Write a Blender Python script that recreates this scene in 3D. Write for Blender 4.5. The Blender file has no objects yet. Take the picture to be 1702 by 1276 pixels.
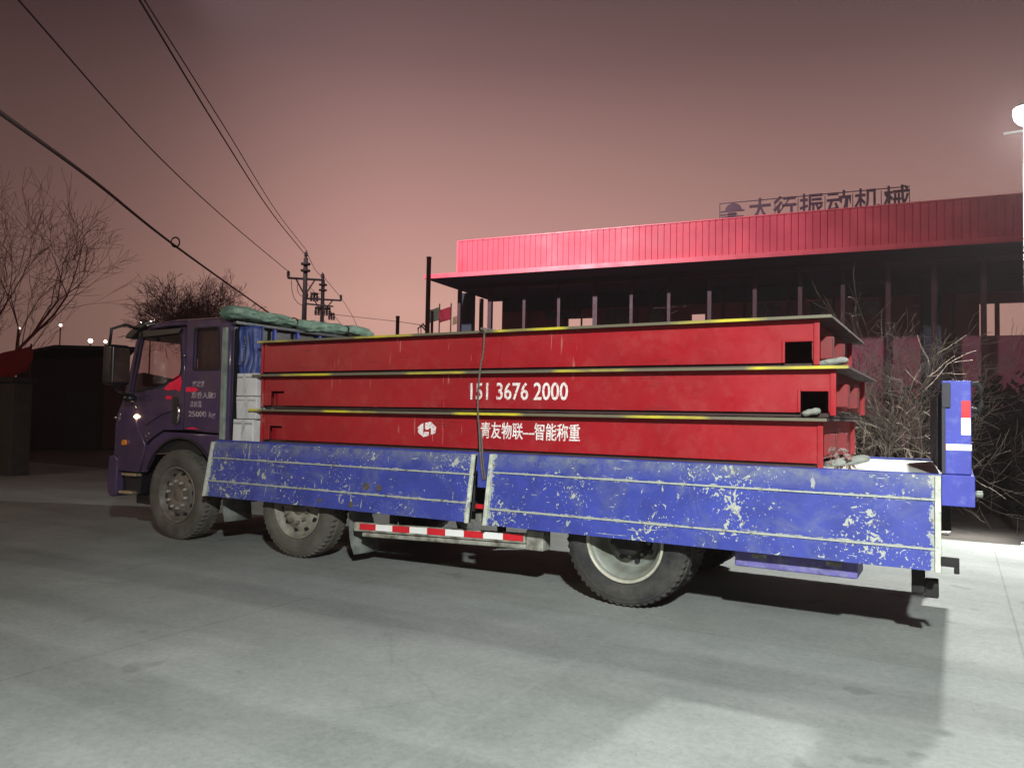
import bpy, bmesh, math, random
from mathutils import Vector, Matrix, noise as mnoise
R = math.radians
sc = bpy.context.scene
COL = sc.collection

# ---------------------------------------------------------------- camera
F, YAW, PITCH, ROLL = 1277.9, .526653, .0403741, .0181296
cam = bpy.data.cameras.new('camera'); camo = bpy.data.objects.new('camera', cam); COL.objects.link(camo)
fw = Vector((-math.sin(YAW), math.cos(YAW), 0)); rt = Vector((math.cos(YAW), math.sin(YAW), 0)); up = Vector((0, 0, 1))
f2 = fw*math.cos(PITCH) + up*math.sin(PITCH); u2 = up*math.cos(PITCH) - fw*math.sin(PITCH)
r3 = rt*math.cos(ROLL) + u2*math.sin(ROLL); u3 = u2*math.cos(ROLL) - rt*math.sin(ROLL)
M = Matrix((r3, u3, -f2)).transposed().to_4x4(); M.translation = Vector((0, -5.74, 1.5))
camo.matrix_world = M
cam.sensor_width = 36; cam.lens = 36*F/1702; cam.clip_end = 2000; cam.clip_start = .05
sc.camera = camo
sc.view_settings.view_transform = 'Standard'; sc.view_settings.look = 'None'
sc.view_settings.exposure = .14; sc.view_settings.gamma = 1
sc.cycles.use_denoising = True
sc.cycles.max_bounces = 6

# ---------------------------------------------------------------- night sky: town glow behind the poles
w = bpy.data.worlds.new('World'); sc.world = w; w.use_nodes = True
nt = w.node_tree; nt.nodes.clear()
def N(nt, t, **k):
    n = nt.nodes.new(t)
    for a, b in k.items(): setattr(n, a, b)
    return n
def mth(nt, op, a, b=None, clamp=False):
    n = N(nt, 'ShaderNodeMath', operation=op, use_clamp=clamp)
    for i, v in enumerate((a, b)):
        if v is None: continue
        if isinstance(v, (int, float)): n.inputs[i].default_value = v
        else: nt.links.new(v, n.inputs[i])
    return n.outputs[0]
def ramp(nt, fac, stops, interp='LINEAR'):
    n = N(nt, 'ShaderNodeValToRGB'); cr = n.color_ramp; cr.interpolation = interp
    while len(cr.elements) < len(stops): cr.elements.new(.5)
    for e, (p, c) in zip(cr.elements, stops):
        e.position = p; e.color = (c if hasattr(c, '__len__') else (c, c, c)) + (() if hasattr(c, '__len__') and len(c) == 4 else (1,))
    nt.links.new(fac, n.inputs[0]); return n.outputs[0]
tc = N(nt, 'ShaderNodeTexCoord'); sp = N(nt, 'ShaderNodeSeparateXYZ'); nt.links.new(tc.outputs['Generated'], sp.inputs[0])
el = mth(nt, 'MULTIPLY', mth(nt, 'ARCSINE', sp.outputs[2]), 180/math.pi/90)          # 0..1 = 0..90 deg
az = mth(nt, 'ADD', mth(nt, 'DIVIDE', mth(nt, 'MULTIPLY', mth(nt, 'ARCTAN2', sp.outputs[0], sp.outputs[1]), 180/math.pi), 200), .5)
A_ = lambda d: d/200+.5
elc = ramp(nt, el, [(0, (.62, .345, .285)), (8/90, (.62, .345, .285)), (13/90, (.50, .268, .235)), (19/90, (.34, .186, .170)),
                    (25/90, (.178, .100, .097)), (31/90, (.095, .057, .057)), (.55, (.045, .030, .031)), (1, (.04, .03, .032))], 'LINEAR')
azc = ramp(nt, az, [(0, .2), (A_(-64), .25), (A_(-56), .37), (A_(-49), .68), (A_(-42), .97), (A_(-36), 1.0), (A_(-24), .93), (A_(-10), .72), (A_(4), .60), (1, .2)], 'B_SPLINE')
mx = N(nt, 'ShaderNodeMix', data_type='RGBA', blend_type='MULTIPLY'); mx.inputs[0].default_value = 1
nt.links.new(elc, mx.inputs[6]); nt.links.new(azc, mx.inputs[7])
bg = N(nt, 'ShaderNodeBackground'); bg.inputs[1].default_value = 1
nt.links.new(mx.outputs[2], bg.inputs[0])
wo = N(nt, 'ShaderNodeOutputWorld'); nt.links.new(bg.outputs[0], wo.inputs[0])

# ---------------------------------------------------------------- lamps (street lamp by the kerb, unseen lamps, an added warm light)
def lamp(name, kind, loc, target, power, color, radius, size=None, blend=.5):
    l = bpy.data.lights.new(name, kind); l.energy = power; l.color = color; l.shadow_soft_size = radius
    o = bpy.data.objects.new(name, l); COL.objects.link(o); o.location = loc
    if kind == 'SPOT':
        l.spot_size = R(size); l.spot_blend = blend
        o.rotation_euler = (Vector(target)-Vector(loc)).to_track_quat('-Z', 'Y').to_euler()
    return o
lamp('kerb_lamp_light', 'SPOT', (.76, 5.62, 5.22), (.3, -1.2, 0), 4300, (.98, 1, .955), .12, 150, .35)
lamp('unseen_yard_light', 'SPOT', (1.3, -6.9, 4.55), (-.2, -2.7, 0), 4250, (.94, 1, .965), .14, 118, 1.0)
lamp('unseen_flood_light', 'SPOT', (-22, 9, 17), (-19.5, 31, 10.4), 38000, (1, .86, .93), .3, 84, .95)
lamp('warm_fill_light', 'SPOT', (-16, -9, 5.5), (-10, 1, 0), 800, (1, .80, .56), .12, 100, .8)  # unseen warm light added for cab glints and the dim left ground

# ---------------------------------------------------------------- materials
def mat(name, col, rough=.6, metal=0, var=.18, scale=6, bump=0, bscale=60, dirt=None, dscale=3, dth=(.5, .7), spec=.5, coat=0):
    m = bpy.data.materials.new(name); m.use_nodes = True; t = m.node_tree; b = t.nodes['Principled BSDF']
    b.inputs['Roughness'].default_value = rough; b.inputs['Metallic'].default_value = metal
    b.inputs['Specular IOR Level'].default_value = spec; b.inputs['Coat Weight'].default_value = coat
    g = N(t, 'ShaderNodeTexCoord'); n = N(t, 'ShaderNodeTexNoise'); n.inputs['Scale'].default_value = scale; n.inputs['Detail'].default_value = 6
    t.links.new(g.outputs['Object'], n.inputs['Vector'])
    c = ramp(t, n.outputs[0], [(.3, tuple(x*(1-var) for x in col)), (.7, tuple(min(1, x*(1+var)) for x in col))])
    if dirt:
        d = N(t, 'ShaderNodeTexNoise'); d.inputs['Scale'].default_value = dscale; d.inputs['Detail'].default_value = 8; d.inputs['Roughness'].default_value = .65
        t.links.new(g.outputs['Object'], d.inputs['Vector'])
        f = ramp(t, d.outputs[0], [(dth[0], 0.), (dth[1], 1.)])
        mm = N(t, 'ShaderNodeMix', data_type='RGBA'); t.links.new(f, mm.inputs[0]); t.links.new(c, mm.inputs[6]); mm.inputs[7].default_value = (*dirt, 1)
        c = mm.outputs[2]
    t.links.new(c, b.inputs['Base Color'])
    rr = ramp(t, n.outputs[0], [(.3, max(0., rough-.08)), (.7, min(1., rough+.08))]); t.links.new(rr, b.inputs['Roughness'])
    if bump:
        bn = N(t, 'ShaderNodeTexNoise'); bn.inputs['Scale'].default_value = bscale; bn.inputs['Detail'].default_value = 5
        t.links.new(g.outputs['Object'], bn.inputs['Vector'])
        bp = N(t, 'ShaderNodeBump'); bp.inputs['Strength'].default_value = bump; bp.inputs['Distance'].default_value = .02
        t.links.new(bn.outputs[0], bp.inputs['Height']); t.links.new(bp.outputs[0], b.inputs['Normal'])
    return m
def emis(name, col, strength):
    m = bpy.data.materials.new(name); m.use_nodes = True; b = m.node_tree.nodes['Principled BSDF']
    b.inputs['Base Color'].default_value = (*col, 1); b.inputs['Emission Color'].default_value = (*col, 1); b.inputs['Emission Strength'].default_value = strength
    return m
def chipped(name, blue, chip, xr, lines, zr):
    """flaking blue paint: worn bare ridge lines, worn ends and top edge, scattered chips"""
    m = bpy.data.materials.new(name); m.use_nodes = True; t = m.node_tree; b = t.nodes['Principled BSDF']
    g = N(t, 'ShaderNodeTexCoord'); s = N(t, 'ShaderNodeSeparateXYZ'); t.links.new(g.outputs['Object'], s.inputs[0])
    def nz(sc_, det=6, ro=.6, dist=0, off=(0, 0, 0), ms=(1, 1, 1)):
        mp = N(t, 'ShaderNodeMapping'); mp.inputs['Location'].default_value = off; mp.inputs['Scale'].default_value = ms; t.links.new(g.outputs['Object'], mp.inputs[0])
        n = N(t, 'ShaderNodeTexNoise'); n.inputs['Scale'].default_value = sc_; n.inputs['Detail'].default_value = det
        n.inputs['Roughness'].default_value = ro; n.inputs['Distortion'].default_value = dist
        t.links.new(mp.outputs[0], n.inputs['Vector']); return n.outputs[0]
    mxn = lambda a, c: mth(t, 'MAXIMUM', a, c)
    big = nz(19, 3, .55, .7); dens = nz(2.2, 2, .5, 0, (3, 5, 1))
    chips = ramp(t, mth(t, 'ADD', big, mth(t, 'MULTIPLY', dens, .42)), [(.885, 0.), (.897, 1.)])
    small = ramp(t, mth(t, 'ADD', nz(55, 2, .5, .4, (9, 2, 7)), mth(t, 'MULTIPLY', dens, .4)), [(.900, 0.), (.912, 1.)])
    scr = ramp(t, mth(t, 'ADD', nz(14, 3, .6, .2, (7, 7, 2), (.28, 1, 2.6)), mth(t, 'MULTIPLY', nz(1.9, 2, .5, 0, (8, 1, 1)), .35)), [(.86, 0.), (.88, .85)])
    scv = ramp(t, mth(t, 'ADD', nz(12, 3, .6, .5, (1, 3, 6), (2.2, 1, .5)), mth(t, 'MULTIPLY', nz(1.6, 2, .5, 0, (2, 1, 5)), .35)), [(.875, 0.), (.89, .8)])
    fac = mxn(mxn(chips, small), mxn(scr, scv))
    edge = nz(11, 8, .75, 0, (4, 4, 4)); fine = nz(40, 4, .7)
    for z0, hw in lines:
        d = mth(t, 'ABSOLUTE', mth(t, 'SUBTRACT', s.outputs[2], z0))
        ww = mth(t, 'MULTIPLY', mth(t, 'POWER', edge, 4), hw*7)
        f = ramp(t, mth(t, 'SUBTRACT', mth(t, 'ADD', ww, hw*.45), d), [(.0, 0.), (.004, 1.)])
        fac = mxn(fac, f)
    # worn ends
    for x0, hw in xr:
        d = mth(t, 'ABSOLUTE', mth(t, 'SUBTRACT', s.outputs[0], x0))
        ww = mth(t, 'MULTIPLY', mth(t, 'POWER', edge, 3), hw*5)
        fac = mxn(fac, ramp(t, mth(t, 'SUBTRACT', mth(t, 'ADD', ww, hw*.35), d), [(0, 0.), (.012, .9)]))
    # dusty upper strip
    up_ = ramp(t, mth(t, 'SUBTRACT', s.outputs[2], zr), [(0, 0.), (.10, 1.)])
    dust = mth(t, 'MAXIMUM', mth(t, 'MULTIPLY', up_, ramp(t, nz(7, 8, .75, .3, (1, 8, 2)), [(.36, 0.), (.62, .85)])), ramp(t, nz(3.1, 9, .72, .4, (6, 1, 3)), [(.50, 0.), (.74, .55)]))
    c0 = ramp(t, nz(5, 5), [(.3, tuple(x*.78 for x in blue)), (.7, tuple(x*1.15 for x in blue))])
    m1 = N(t, 'ShaderNodeMix', data_type='RGBA'); t.links.new(dust, m1.inputs[0]); t.links.new(c0, m1.inputs[6]); m1.inputs[7].default_value = (.17, .19, .24, 1)
    rust = ramp(t, mth(t, 'ADD', nz(16, 4, .65, .4, (5, 3, 9)), mth(t, 'MULTIPLY', fac, .10)), [(.70, 0.), (.76, .8)])
    cc = ramp(t, fine, [(.3, tuple(x*.72 for x in chip)), (.65, chip)])
    m2 = N(t, 'ShaderNodeMix', data_type='RGBA'); t.links.new(fac, m2.inputs[0]); t.links.new(m1.outputs[2], m2.inputs[6]); t.links.new(cc, m2.inputs[7])
    m3 = N(t, 'ShaderNodeMix', data_type='RGBA'); t.links.new(rust, m3.inputs[0]); t.links.new(m2.outputs[2], m3.inputs[6]); m3.inputs[7].default_value = (.10, .055, .035, 1); m2 = m3
    t.links.new(m2.outputs[2], b.inputs['Base Color'])
    b.inputs['Roughness'].default_value = .55; b.inputs['Specular IOR Level'].default_value = .3
    bp = N(t, 'ShaderNodeBump'); bp.inputs['Strength'].default_value = .25; bp.inputs['Distance'].default_value = .01
    t.links.new(nz(6, 3), bp.inputs['Height']); t.links.new(bp.outputs[0], b.inputs['Normal'])
    return m
def glass(name, tint, g=.10):
    m = bpy.data.materials.new(name); m.use_nodes = True; t = m.node_tree; t.nodes.clear()
    tr = N(t, 'ShaderNodeBsdfTransparent'); tr.inputs[0].default_value = (*tint, 1)
    gl = N(t, 'ShaderNodeBsdfGlossy'); gl.inputs[0].default_value = (1, 1, 1, 1); gl.inputs['Roughness'].default_value = .02
    lw = N(t, 'ShaderNodeLayerWeight'); fr = N(t, 'ShaderNodeMath', operation='ADD'); fr.inputs[1].default_value = .045; t.links.new(mth(t, 'MULTIPLY', mth(t, 'POWER', lw.outputs['Facing'], 5), .8), fr.inputs[0])
    mx = N(t, 'ShaderNodeMixShader'); t.links.new(fr.outputs[0], mx.inputs[0]); t.links.new(tr.outputs[0], mx.inputs[1]); t.links.new(gl.outputs[0], mx.inputs[2])
    o = N(t, 'ShaderNodeOutputMaterial'); t.links.new(mx.outputs[0], o.inputs[0]); return m

BLUE = (.040, .056, .305)
m_red = None
m_redd = mat('shaded_red', (.20, .012, .014), .6, 0, .25, 5)  # platform red darkened to put shade on the end faces
m_deck = mat('deck_plate_steel', (.040, .020, .018), .7, 0, .3, 8)
m_lw = mat('stencil_white', (.80, .78, .76), .7, 0, .1, 20, 0, 0, (.55, .06, .06), 60, (.50, .66))
m_cab = mat('cab_paint', (.066, .040, .104), .18, 0, .15, 3, .03, 5, (.10, .062, .085), 2.2, (.42, .72), .5, .5)
m_cabd = mat('cab_dark_trim', (.012, .012, .016), .45)
m_black = mat('black_plastic', (.010, .010, .012), .45, 0, .3)
m_gap = mat('door_gap_rubber', (.012, .008, .016), .8)
m_chrome = mat('chrome', (.75, .72, .66), .12, 1, .05)
m_bluep = mat('blue_bed_paint', BLUE, .55, 0, .2, 5, .1, 20, (.11, .12, .30), 4, (.5, .75), .3)
m_bluel = mat('blue_post_paint', (.065, .075, .40), .55, 0, .12, 6, .05, 40, (.13, .14, .42), 12, (.52, .7), .3)
m_chas = mat('chassis_black', (.015, .014, .014), .7, .2, .4, 5, .1, 30, (.05, .045, .04), 4)
m_tyre = mat('tyre_rubber', (.030, .030, .031), .85, 0, .3, 7, .25, 70, (.075, .070, .062), 4, (.42, .70), .25)
m_tyred = mat('dusty_tyre_rubber', (.10, .092, .078), .9, 0, .25, 5, .25, 60, (.05, .046, .042), 3.5, (.50, .75), .2)
m_rimw = mat('rim_pale_paint', (.21, .225, .195), .5, .1, .15, 8, .05, 60, (.16, .15, .125), 7, (.45, .7))
m_rimd = mat('rim_dusty', (.15, .13, .11), .6, .2, .3, 8, .1, 50, (.09, .075, .06), 6)
m_rims = mat('rim_dusty_pale', (.24, .225, .185), .65, .1, .25, 9, .1, 50, (.13, .12, .10), 6)
m_ring = mat('rim_ring_paint', (.46, .44, .36), .45, .1, .15, 9, .05, 60, (.26, .24, .19), 8, (.5, .7))
m_nut = mat('wheel_nut', (.50, .48, .44), .35, .6, .15)
m_floor = mat('bed_floor', (.62, .64, .60), .6, 0, .15, 5, .08, 60, (.36, .36, .33), 3.5, (.52, .75))
m_tarp = mat('green_canvas', (.14, .215, .165), .9, 0, .35, 9, .6, 26, (.22, .29, .24), 6, (.45, .7), .15)
m_btarp = mat('blue_tarpaulin', (.035, .06, .24), .5, 0, .35, 8, .3, 16, (.07, .11, .33), 5)
m_box = mat('white_carton', (.66, .65, .66), .75, 0, .10, 7, .1, 25, (.50, .49, .50), 4, (.5, .8))
m_tape = mat('carton_tape', (.52, .52, .53), .4)
m_rope = mat('rope_fibre', (.13, .10, .09), .9, 0, .3, 40, .4, 200)
m_cloth = mat('wrap_cloth', (.30, .31, .275), .95, 0, .25, 14, .5, 45, (.17, .18, .155), 9, (.5, .7))
m_rag = mat('rusty_rag', (.30, .24, .22), .95, 0, .4, 30, .3, 60, (.22, .05, .04), 22, (.45, .6))
m_redtape = mat('red_reflective_tape', (.62, .02, .03), .35, 0, .1)
m_whitetape = mat('white_reflective_tape', (.86, .86, .84), .35, 0, .06)
m_amber = mat('amber_lens', (.75, .24, .03), .2, 0, .1)
m_pinkred = mat('painted_red_reflection', (1, .015, .07), .3, 0, .05)  # a red light's reflection on the cab, painted as flat patches
m_step = mat('worn_step_metal', (.55, .44, .28), .35, .6, .3, 12)
m_flap = mat('mud_flap_rubber', (.16, .165, .155), .9, 0, .3, 9, .2, 40, (.09, .09, .085), 6)
m_guard = mat('guard_rail_galvanised', (.34, .34, .29), .6, .2, .3, 10, .1, 40, (.10, .09, .07), 7, (.45, .65))
m_tool = mat('tool_box_paint', (.13, .11, .34), .6, 0, .25, 10, .1, 30, (.20, .20, .36), 14, (.5, .65))
m_post = mat('rack_post_paint', (.20, .235, .20), .7, 0, .3, 9, .1, 40, (.10, .12, .16), 4)
m_cabtxt = mat('door_lettering', (.46, .36, .40), .7, 0, .2, 40, 0, 0, (.12, .07, .13), 30, (.45, .65))
m_seat = mat('seat_cloth', (.012, .009, .009), .9)
m_curt = mat('curtain_cloth', (.055, .034, .028), .9, 0, .3, 6)
m_glass = glass('cab_glass', (.90, .85, .86))
m_mir = mat('mirror_shell', (.008, .008, .010), .35)
m_fac = mat('red_corrugated_sheet', (.62, .085, .120), .5, 0, .14, .8, .05, 6, (.50, .055, .085), .5, (.45, .75), .3)
m_facedge = mat('red_fascia', (.70, .10, .135), .45, 0, .12, 2)
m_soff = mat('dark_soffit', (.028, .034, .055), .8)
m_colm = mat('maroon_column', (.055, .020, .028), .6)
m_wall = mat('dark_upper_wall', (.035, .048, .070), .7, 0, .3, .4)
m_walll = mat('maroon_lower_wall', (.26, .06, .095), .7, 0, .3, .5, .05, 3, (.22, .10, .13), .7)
m_sign = mat('sign_letter_sheet', (.07, .025, .045), .5)
m_lpole = mat('lamp_pole_paint', (.72, .72, .70), .5)
m_lamp = emis('lamp_glow', (.95, .98, 1), 60)
m_warmglint = emis('warm_glint_glow', (1, .72, .36), 22)
m_farl = emis('far_lamp_glow', (1, .82, .66), 9)
m_bark = mat('red_lit_bark', (.30, .09, .09), .9, 0, .3)  # bark reddened to carry the red night light
m_bark2 = mat('brown_bark', (.20, .11, .10), .9, 0, .3)
m_twig = mat('grey_twig', (.22, .18, .145), .9, 0, .35, 3)
m_twigd = mat('shaded_twig', (.022, .017, .015), .9, 0, .35, 3)  # shaded copy of the grey twig, for shrubs left in darkness
m_hedge = mat('dark_leaf', (.008, .008, .007), .8, 0, .5, 2)
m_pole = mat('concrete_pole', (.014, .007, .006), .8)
m_steelp = mat('rust_steel_pipe', (.075, .022, .022), .6)
m_wire = mat('cable_black', (.016, .010, .009), .7)
m_wiregrey = mat('cable_bundle', (.030, .022, .019), .7)
m_porc = mat('insulator_porcelain', (.40, .34, .30), .3)
m_shed = mat('shed_wall', (.022, .010, .012), .85)
m_shedr = mat('shed_roof', (.018, .012, .013), .8)
m_gpost = mat('gate_post_render', (.045, .040, .038), .85, 0, .3)
m_banner = mat('red_banner_cloth', (.42, .012, .018), .8)
m_flagg = mat('green_flag_cloth', (.12, .14, .10), .8)
m_flagr = mat('red_flag_cloth', (.50, .03, .06), .8)
m_flagy = mat('yellow_flag_cloth', (.50, .34, .18), .8)
m_paper = mat('scrap_paper', (.75, .75, .72), .8)
m_hill = mat('hill_scrub', (.10, .045, .045), 1)

def red_paint():
    m = bpy.data.materials.new('red_enamel'); m.use_nodes = True; t = m.node_tree; b = t.nodes['Principled BSDF']
    g = N(t, 'ShaderNodeTexCoord')
    def nz(scl, det, ro, ms=(1, 1, 1), rot=(0, 0, 0)):
        mp = N(t, 'ShaderNodeMapping'); mp.inputs['Scale'].default_value = ms; mp.inputs['Rotation'].default_value = rot; t.links.new(g.outputs['Object'], mp.inputs[0])
        n = N(t, 'ShaderNodeTexNoise'); n.inputs['Scale'].default_value = scl; n.inputs['Detail'].default_value = det; n.inputs['Roughness'].default_value = ro
        t.links.new(mp.outputs[0], n.inputs['Vector']); return n.outputs[0]
    c = ramp(t, nz(1.1, 7, .6), [(.3, (.275, .007, .012)), (.55, (.345, .010, .017)), (.75, (.385, .015, .022))])
    def mixin(c, f, col):
        k = N(t, 'ShaderNodeMix', data_type='RGBA'); t.links.new(f, k.inputs[0]); t.links.new(c, k.inputs[6]); k.inputs[7].default_value = (*col, 1); return k.outputs[2]
    run = ramp(t, nz(3.0, 7, .7, (1.5, 1, .12)), [(.50, 0.), (.75, .30)])                     # faint vertical runs
    c = mixin(c, run, (.25, .012, .014))
    dust = ramp(t, nz(6, 9, .75), [(.50, 0.), (.80, .30)]); c = mixin(c, dust, (.42, .12, .10))
    s1 = ramp(t, mth(t, 'MULTIPLY', nz(5, 2, .5, (7, 1, .55), (0, R(14), 0)), nz(1.3, 3, .5)), [(.42, 0.), (.44, .45)])
    c = mixin(c, s1, (.55, .22, .20))                                                          # handling scratches
    s2 = ramp(t, mth(t, 'MULTIPLY', nz(6, 2, .5, (.5, 1, 9), (0, R(3), 0)), nz(1.7, 3, .5)), [(.41, 0.), (.43, .55)])
    c = mixin(c, s2, (.14, .012, .014))
    t.links.new(c, b.inputs['Base Color']); b.inputs['Specular IOR Level'].default_value = .4
    t.links.new(ramp(t, nz(4, 6, .7), [(.3, .30), (.7, .55)]), b.inputs['Roughness'])
    bp = N(t, 'ShaderNodeBump'); bp.inputs['Strength'].default_value = .5; bp.inputs['Distance'].default_value = .02
    t.links.new(nz(2.6, 3, .5, (1, 1, .6)), bp.inputs['Height']); t.links.new(bp.outputs[0], b.inputs['Normal'])
    return m
m_red = red_paint()
def hazard(name):
    m = bpy.data.materials.new(name); m.use_nodes = True; t = m.node_tree; b = t.nodes['Principled BSDF']
    g = N(t, 'ShaderNodeTexCoord'); s = N(t, 'ShaderNodeSeparateXYZ'); t.links.new(g.outputs['Object'], s.inputs[0])
    n = N(t, 'ShaderNodeTexNoise'); n.inputs['Scale'].default_value = 1.6; n.inputs['Detail'].default_value = 3
    mp = N(t, 'ShaderNodeMapping'); mp.inputs['Scale'].default_value = (1, .1, 3.1); t.links.new(g.outputs['Object'], mp.inputs[0]); t.links.new(mp.outputs[0], n.inputs['Vector'])
    ph = mth(t, 'FRACT', mth(t, 'ADD', mth(t, 'MULTIPLY', s.outputs[0], .62), mth(t, 'MULTIPLY', mth(t, 'ROUND', mth(t, 'MULTIPLY', s.outputs[2], 2.8)), .37)))
    st = ramp(t, ph, [(.0, 0.), (.06, 1.), (.42, 1.), (.48, 0.)])
    st2 = mth(t, 'MULTIPLY', st, ramp(t, n.outputs[0], [(.42, .15), (.56, 1.)]))
    c = N(t, 'ShaderNodeMix', data_type='RGBA'); t.links.new(st2, c.inputs[0]); c.inputs[6].default_value = (.14, .125, .08, 1); c.inputs[7].default_value = (.58, .49, .03, 1)
    t.links.new(c.outputs[2], b.inputs['Base Color']); b.inputs['Roughness'].default_value = .5
    return m
m_haz = hazard('worn_hazard_edge')

def ground_mat():
    m = bpy.data.materials.new('yard_concrete'); m.use_nodes = True; t = m.node_tree; b = t.nodes['Principled BSDF']
    g = N(t, 'ShaderNodeTexCoord'); s = N(t, 'ShaderNodeSeparateXYZ'); t.links.new(g.outputs['Object'], s.inputs[0])
    def nz(scl, det=6, ro=.6, mscale=(1, 1, 1), rot=0):
        mp = N(t, 'ShaderNodeMapping'); mp.inputs['Scale'].default_value = mscale; mp.inputs['Rotation'].default_value = (.31, .23, rot+.4); mp.inputs['Location'].default_value = (.37, .61, .43); t.links.new(g.outputs['Object'], mp.inputs[0])
        n = N(t, 'ShaderNodeTexNoise'); n.inputs['Scale'].default_value = scl; n.inputs['Detail'].default_value = det; n.inputs['Roughness'].default_value = ro
        t.links.new(mp.outputs[0], n.inputs['Vector']); return n.outputs[0]
    base = ramp(t, nz(.9, 8, .62), [(.28, (.215, .228, .218)), (.5, (.27, .28, .268)), (.74, (.33, .337, .325))])
    def mul(c, f):
        k = N(t, 'ShaderNodeMix', data_type='RGBA', blend_type='MULTIPLY'); k.inputs[0].default_value = 1; t.links.new(c, k.inputs[6]); t.links.new(f, k.inputs[7]); return k.outputs[2]
    c = mul(base, ramp(t, nz(26, 5, .7), [(.3, .86), (.7, 1.1)]))
    c = mul(c, ramp(t, nz(1.0, 5, .6, (.25, 2.2, 1), -.30), [(.34, .87), (.52, 1.0), (.72, 1.05)]))     # tyre-swept streaks along the road
    c = mul(c, ramp(t, nz(3.2, 6, .7), [(.22, .82), (.36, 1.)]))                                         # stains
    br = N(t, 'ShaderNodeTexWave'); br.wave_type = 'BANDS'; br.bands_direction = 'X'; br.inputs['Scale'].default_value = 11; br.inputs['Distortion'].default_value = 1.2; br.inputs['Detail'].default_value = 3
    t.links.new(g.outputs['Object'], br.inputs['Vector'])
    c = mul(c, ramp(t, mth(t, 'MULTIPLY', br.outputs[1], nz(.7, 3, .5, (1, 1, 1))), [(.1, .995), (.5, 1.005)]))
    ed = nz(9, 6, .7)
    for ax, per, off, wdt, val in ((0, 4.9, -2.06, .016, 1.06), (1, 4.6, -.33, .007, .86), (0, 4.9, .36, .007, .74)):
        k = mth(t, 'ABSOLUTE', mth(t, 'SUBTRACT', mth(t, 'FRACT', mth(t, 'ADD', mth(t, 'DIVIDE', mth(t, 'SUBTRACT', s.outputs[ax], off), per), .5)), .5))
        k = mth(t, 'SUBTRACT', mth(t, 'MULTIPLY', k, per), mth(t, 'MULTIPLY', mth(t, 'SUBTRACT', ed, .5), wdt*1.3))
        c = mul(c, ramp(t, k, [(wdt*.5, val), (wdt*1.2, 1.)]))
    # cracks, oil drips, tyre tracks
    wp = N(t, 'ShaderNodeMix', data_type='RGBA', blend_type='ADD'); wn = N(t, 'ShaderNodeTexNoise'); wn.inputs['Scale'].default_value = 1.4; wn.inputs['Detail'].default_value = 5
    t.links.new(g.outputs['Object'], wn.inputs['Vector']); wp.inputs[0].default_value = .55; t.links.new(g.outputs['Object'], wp.inputs[6]); t.links.new(wn.outputs[1], wp.inputs[7])
    vo = N(t, 'ShaderNodeTexVoronoi', feature='DISTANCE_TO_EDGE'); vo.inputs['Scale'].default_value = .21; t.links.new(wp.outputs[2], vo.inputs['Vector'])
    gate = ramp(t, nz(.45, 3, .5, (1, 1, 1), .7), [(.46, 0.), (.56, 1.)])
    cr = mth(t, 'MULTIPLY', ramp(t, vo.outputs['Distance'], [(.0012, .12), (.0034, 0.)]), gate)
    c = mul(c, mth(t, 'SUBTRACT', 1.0, cr))
    c = mul(c, ramp(t, mth(t, 'ADD', nz(2.6, 2, .5, (1, 1, 1), 1.1), mth(t, 'MULTIPLY', nz(.5, 2, .5), .5)), [(.95, 1.), (1.03, .80)]))
    c = mul(c, ramp(t, nz(90, 2, .5), [(.28, .70), (.36, 1.)]))
    ty = mth(t, 'ABSOLUTE', mth(t, 'SUBTRACT', mth(t, 'ABSOLUTE', mth(t, 'SUBTRACT', mth(t, 'ADD', s.outputs[1], mth(t, 'MULTIPLY', s.outputs[0], -.05)), -2.0)), .95))
    c = mul(c, ramp(t, mth(t, 'SUBTRACT', ty, mth(t, 'MULTIPLY', nz(1.3, 6, .7, (.3, 3, 1)), .34)), [(.0, .84), (.12, 1.)]))
    t.links.new(c, b.inputs['Base Color']); b.inputs['Roughness'].default_value = .8; b.inputs['Specular IOR Level'].default_value = .25
    bp = N(t, 'ShaderNodeBump'); bp.inputs['Strength'].default_value = .22; bp.inputs['Distance'].default_value = .01
    t.links.new(nz(55, 6, .7), bp.inputs['Height']); t.links.new(bp.outputs[0], b.inputs['Normal'])
    return m
m_conc = ground_mat()
m_soil = mat('verge_soil', (.060, .052, .046), .95, 0, .45, 1.2, .6, 18, (.095, .085, .075), 7, (.5, .7))

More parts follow.
